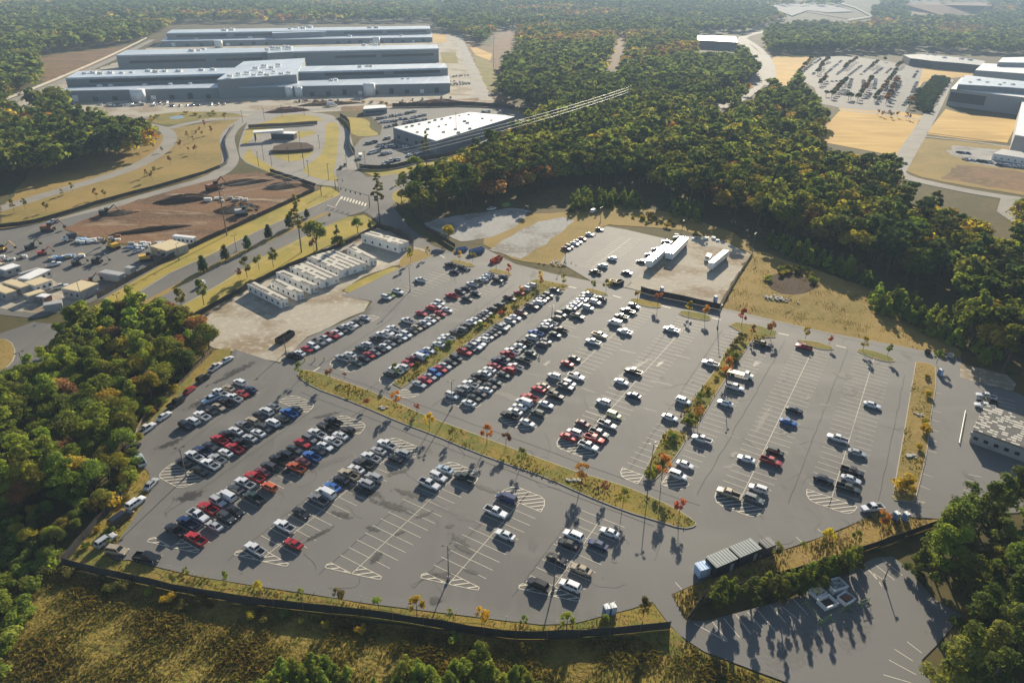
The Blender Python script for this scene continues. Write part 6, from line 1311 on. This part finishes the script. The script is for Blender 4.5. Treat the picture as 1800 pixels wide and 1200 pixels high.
# campus trees: dark clipped rows in the lot, the hedge block, saplings on the field edge
for a, b, n in [((400,190),(500,130),6),((690,260),(860,130),8),((1040,250),(1140,180),5),((340,330),(420,200),6),((370,480),(450,400),4),((520,640),(740,400),11),((860,680),(1060,400),11),((1080,700),(1380,300),14),((1240,720),(1390,420),9),((1380,250),(1470,180),5),((90,330),(300,90),10),((1540,780),(1680,560),6),((740,660),(800,640),2),((440,600),(480,600),1),((1220,150),(1240,140),1)]:
    A, B = G(*cl(*a)), G(*cl(*b))
    for i in range(n):
        t = (i+.5)/n; tree(A[0]+(B[0]-A[0])*t, A[1]+(B[1]-A[1])*t, 'oak', rng.uniform(8,12), ['dark','dark','rust','pine'][int(rng.integers(4))], 'dark tree in the planted rows of the campus lot', 'trees in rows of the campus lot', wide=1.1, name='avenue_tree')
xs, ys = scatter([(1606,190),(1622,158),(1640,138),(1662,138),(1666,146),(1652,165),(1640,185),(1632,202)], 6.5, 71)
for x, y in zip(xs, ys): tree(x, y, 'shrub', rng.uniform(5,7), 'dark', 'dark shrub of the dense block beside the campus road', 'shrubs of the dense block', wide=1.1)
for x, y in [(1542,203),(1550,206),(1562,204),(1566,209),(1577,207),(1592,210),(1597,212)]: tree(*G(x,y), 'maple', 7, 'rust', 'small round headed tree on the edge of the straw field', 'trees on the edge of the straw field')
# ---- campus ground (kept with its trees, above the terrain)
sheet('straw_field', [(1428,247),(1475,196),(1618,207),(1600,240),(1578,276),(1540,268)], 'straw'); sheet('straw_field', [(1627,236),(1662,192),(1690,200),(1790,212),(1776,240),(1770,252),(1700,246)], 'straw')
sheet('dry_field', [(1590,300),(1622,243),(1700,250),(1800,262),(1900,275),(1900,365),(1790,342),(1700,328),(1620,312)], 'dry'); sheet('brown_field', [(1655,315),(1680,290),(1760,298),(1900,320),(1900,350),(1780,335)], 'brown')
sheet('gravel_yard', [(1668,270),(1675,256),(1740,262),(1860,280),(1860,302),(1760,295),(1700,285)], 'palegravel')
sheet('campus_lot', [(1404,140),(1432,106),(1450,99),(1500,100),(1560,108),(1624,122),(1612,160),(1590,200),(1540,196),(1476,190),(1440,182),(1432,155)], 'asphalt_old')
sheet('straw_field', [(1352,108),(1365,98),(1432,98),(1405,130),(1390,155),(1365,150),(1358,125)], 'straw'); sheet('straw_field', [(1600,112),(1660,118),(1715,124),(1708,135),(1640,140),(1622,145),(1612,160),(1622,122)], 'straw')
sheet('lawn', [(1474,190),(1552,197),(1550,203),(1478,197)], 'straw'); sheet('lawn', [(1575,196),(1628,205),(1620,212),(1572,203)], 'straw')
strip('campus_road', [(1573,304),(1598,262),(1618,232),(1640,195),(1652,172),(1668,140)], 13, 'concrete', 2); strip('campus_road', [(1573,300),(1590,312),(1650,326),(1720,340),(1830,356)], 12, 'concrete', 2)
strip('campus_road', [(1476,193),(1550,201),(1618,210)], 9, 'concrete', 1); strip('campus_path', [(1622,240),(1700,248),(1800,262)], 5, 'concrete', 1); strip('campus_path', [(1628,234),(1700,243),(1776,253)], 3, 'mulch', 1)
sheet('concrete_yard', [(1752,372),(1760,345),(1800,350),(1850,362),(1850,400),(1780,392)], 'concrete')
strip('river_road', [(1230,198),(1268,186),(1310,165),(1336,140),(1342,118),(1328,95),(1308,78),(1302,66),(1330,58),(1400,45)], 24, 'concrete', 2); strip('river_road', [(1305,66),(1335,85),(1352,105),(1358,135),(1345,150)], 14, 'concrete', 2)
sheet('verge', [(1300,80),(1320,98),(1318,104),(1300,96)], 'grass')
# ================================================================ FAR FOREST: one mass of trees
CLEAR = [[(0,190),(52,168),(72,140),(60,104),(110,93),(215,81),(262,70),(290,58),(305,43),(758,41),(775,58),(812,62),(850,80),(872,54),(914,54),(908,100),(890,122),(890,150),(872,180),(905,187),(945,200),(1010,193),(960,214),(900,258),(830,292),(770,322),(715,352),(600,400),(0,420),(-60,420),(-60,200)],
 [(1425,250),(1475,193),(1430,165),(1395,150),(1362,152),(1348,108),(1362,96),(1440,96),(1590,94),(1600,88),(1640,92),(1760,98),(1900,100),(1900,420),(1740,374),(1640,332),(1573,304),(1541,275)],
 [(1222,80),(1224,62),(1300,60),(1300,72),(1312,78),(1300,97),(1222,92)],
 [(1062,122),(1086,64),(1101,64),(1096,100),(1080,124)],
 [(1300,-1),(1352,6),(1400,14),(1500,37),(1540,35),(1545,20),(1600,30),(1720,28),(1795,-3)],
 [(1230,204),(1262,176),(1305,155),(1328,138),(1332,118),(1318,95),(1300,78),(1296,66),(1330,52),(1400,40),(1404,50),(1340,64),(1345,85),(1362,105),(1362,150),(1345,160),(1312,180),(1275,196)]]
CLEARW = [WP(p) for p in CLEAR]
W2W = None
def far_band(r0, r1, sp, seed):
    g = np.random.default_rng(seed); n = int(.5*R(84)*(r1**2-r0**2)/sp**2)
    rr = np.sqrt(g.uniform(r0*r0, r1*r1, n)); a = g.uniform(R(-42), R(42), n); x = rr*np.sin(a); y = rr*np.cos(a); keep = np.ones(n,bool)
    for W in CLEARW: keep &= ~inpoly_np(x, y, W)
    return x[keep], y[keep]
EXW = [WP([(715,352),(770,322),(830,292),(900,258),(960,215),(1000,200),(1100,198),(1180,203),(1250,196),(1300,176),(1335,150),(1342,150),(1330,175),(1290,205),(1330,225),(1400,240),(1430,250),(1540,275),(1570,300),(1648,336),(1738,376),(1900,420),(1900,1300),(-60,1300),(-60,420),(600,400)]), WP([(-40,345),(60,325),(140,300),(255,280),(272,252),(240,218),(205,207),(110,185),(60,192),(-40,215)])]
far = []
for r0, r1, sp, hs, sd in ((430,760,7.8,1,81),(760,1250,9.0,1.0,82),(1250,2100,13,1.12,83),(2100,4000,23,1.3,84),(4000,9000,55,1.7,85)):
    x, y = far_band(r0, r1, sp, sd); keep = np.ones(len(x),bool)
    for W in EXW: keep &= ~inpoly_np(x, y, W)
    x, y = x[keep], y[keep]; g = np.random.default_rng(sd+5)
    nz = np.sin(x*.006+.5)+np.sin(y*.0045+x*.002)+.8*np.sin(x*.017-y*.012)+g.normal(0,.55,len(x))
    for i in range(len(x)):
        v = nz[i]; k, c = ('pine','pine') if v < .75 else (('oak','green') if v < 1.35 else (('oak','yellow') if g.random() < .3 else ('oak','olive' if g.random() < .5 else 'rust')))
        if v < .75 and g.random() < .18: k, c = 'oak', 'green'
        far.append((math.hypot(x[i],y[i]), x[i], y[i], k, g.uniform(17,25)*(1 if k=='pine' else .88)*hs, c))
mass = [t for t in mass + far]
_x = np.array([t[1] for t in mass]); _y = np.array([t[2] for t in mass]); _h = np.array([t[4] for t in mass]); _k = np.ones(len(mass), bool)
for f in (.5,.92): _k &= ~hides(_x, _y, _h*f + np.where(_x > -.1*_y, np.clip((np.hypot(_x,_y)-2600)*.03, 0, 125), 0))
mass = [t for t, k in zip(mass, _k) if k]
def build_mass(items):
    TPL = {}
    for k in ('pine','oak'):
        for lod, n, s in ((0,330,.046),(1,110,.075),(2,44,.115),(3,20,.17)):
            for v in range(5):
                P, nr = crown_points(k, n, 300+v); 
                if lod >= 2: P = P[P[:,2] > .4 if k == 'oak' else P[:,2] > .5]; nr = nr[-len(P):]
                TPL[k,lod,v] = leaves(P, nr, s, 40+v)
    g = np.random.default_rng(5); VV, TT = [], []
    for d, x, y, k, h, c in items:
        lod = 0 if d < 480 else 1 if d < 900 else 2 if d < 2100 else 3
        q = TPL[k,lod,int(g.integers(5))]; w = h*(1.35 if k == 'pine' else 1.25)*g.uniform(.85,1.2)*(1.25 if lod >= 2 else 1); a = g.uniform(0,6.28); ca, sa = math.cos(a), math.sin(a)
        V = np.empty_like(q); V[...,0] = (q[...,0]*ca-q[...,1]*sa)*w+x; V[...,1] = (q[...,0]*sa+q[...,1]*ca)*w+y; V[...,2] = q[...,2]*h+(hillz(d) if x > -.1*y else 0)
        VV.append(V); p = PAL[c][int(g.integers(len(PAL[c])))]; t = np.array(p)*g.uniform(.65,1.4); TT.append(np.broadcast_to(t,(len(q),3)))
    me = quads_mesh('forest', np.concatenate(VV), 'leaf_attr', np.concatenate(TT).astype(np.float32))
    tag(link('forest', me), 'wide mixed pine and autumn forest spreading to the horizon', None, kind='stuff'); return len(items), len(me.polygons)
print('MASS', build_mass(mass), 'indiv', cnt)
# ---- tall weeds of the scrub field and turf tufts
def tufts(name, regions, label):
    VV, TT = [], []
    for px, n, h, cols, seed in regions:
        W = WP(px); g = np.random.default_rng(seed); x0, x1 = min(p[0] for p in W), max(p[0] for p in W); y0, y1 = min(p[1] for p in W), max(p[1] for p in W)
        x = g.uniform(x0,x1,n*3); y = g.uniform(y0,y1,n*3); k = inpoly_np(x,y,W); x, y = x[k][:n], y[k][:n]; n_ = len(x)
        den = np.sin(x*.35)+np.sin(y*.4+x*.15)+np.sin(x*.9-y*.7)*.6; hh = h*g.uniform(.4,1.2,n_)*(1+.35*den)
        hh = np.clip(hh,.08,None); a = g.uniform(0,6.28,n_); w = hh*g.uniform(.35,.7,n_); dx, dy = np.cos(a)*w, np.sin(a)*w; lx, ly = g.normal(0,.25,n_)*hh, g.normal(0,.25,n_)*hh
        z = np.full(n_, ZC)
        V = np.stack([np.stack([x-dx*.5,y-dy*.5,z],1), np.stack([x+dx*.5,y+dy*.5,z],1), np.stack([x+dx+lx,y+dy+ly,z+hh],1), np.stack([x-dx+lx,y-dy+ly,z+hh*.9],1)],1)
        VV.append(V); C = np.array(cols); ci = np.clip(((den+2.6)/5.2+g.normal(0,.25,n_))*len(C),0,len(C)-1).astype(int); TT.append(C[ci]*g.uniform(.88,1.14,(n_,1)))
    me = quads_mesh(name, np.concatenate(VV), 'weed', np.concatenate(TT).astype(np.float32)); tag(link(name, me), label, None, kind='stuff')
SC = [(.17,.135,.032),(.21,.155,.036),(.16,.145,.032),(.14,.14,.032),(.22,.175,.042),(.16,.115,.03)]
GR = [(.30,.23,.04),(.21,.19,.04),(.32,.22,.06),(.16,.15,.035)]
tufts('grass', [([(100,1003),(200,1024),(325,1052),(550,1083),(750,1109),(900,1130),(1050,1126),(1120,1122),(1180,1110),(1240,1150),(1330,1186),(1390,1206),(1380,1240),(960,1240),(400,1260),(-60,1260),(-60,1040),(60,1010)], 38000, .36, SC, 91),
 ([(113,994),(148,948),(207,890),(235,836),(240,808),(262,834),(266,856),(243,899),(205,956),(183,973),(228,988),(270,997),(450,1032),(640,1062),(800,1082),(950,1100),(1055,1086),(1147,1060),(1177,1104),(1050,1117),(900,1121),(750,1099),(550,1073),(325,1042),(200,1014)], 9000, .28, GR, 92),
 ([(521,661),(528,653),(562,657),(650,688),(750,733),(900,789),(1020,833),(1125,866),(1222,918),(1200,930),(1025,869),(900,819),(762,764),(650,719),(550,681)], 9000, .30, GR, 93),
 ([(1609,638),(1637,642),(1645,680),(1625,815),(1603,883),(1572,878),(1590,750)], 3500, .25, [(.22,.15,.05),(.18,.12,.04),(.2,.15,.03)], 94),
 ([(1181,1046),(1300,993),(1440,946),(1541,899),(1650,913),(1587,944),(1400,1016),(1238,1058),(1207,1088)], 4500, .3, [(.2,.14,.05),(.17,.12,.04),(.15,.13,.03)], 95),
 ([(690,674),(760,619),(850,561),(925,504),(945,492),(998,503),(938,525),(870,570),(790,625),(705,682)], 3500, .4, GR, 96), ([(1131,833),(1171,754),(1227,689),(1277,618),(1301,585),(1363,590),(1317,606),(1268,678),(1192,798),(1143,845)], 4500, .45, GR, 97),
 ([(1290,500),(1330,450),(1450,482),(1540,512),(1620,562),(1688,628),(1560,602),(1450,582),(1270,541)], 9000, .22, [(.27,.19,.06),(.24,.18,.05),(.19,.15,.04)], 98)], 'tall dry weeds and turf tufts over the scrub slope, islands and verges')
# ================================================================ AIR
hz = MB(); hz.box(-43000,43000,-43000,43000,-1,185)
o = hz.build('haze','dark'); tag(o, kind='stuff')
m = bpy.data.materials.new('haze'); m.use_nodes = True; t = m.node_tree; t.nodes.remove(t.nodes['Principled BSDF'])
pv = t.nodes.new('ShaderNodeVolumePrincipled'); pv.inputs['Color'].default_value = (.58,.76,1,1); pv.inputs['Density'].default_value = 0.00014; pv.inputs['Anisotropy'].default_value = 0.0
t.links.new(pv.outputs[0], t.nodes['Material Output'].inputs['Volume']); o.data.materials.clear(); o.data.materials.append(m)
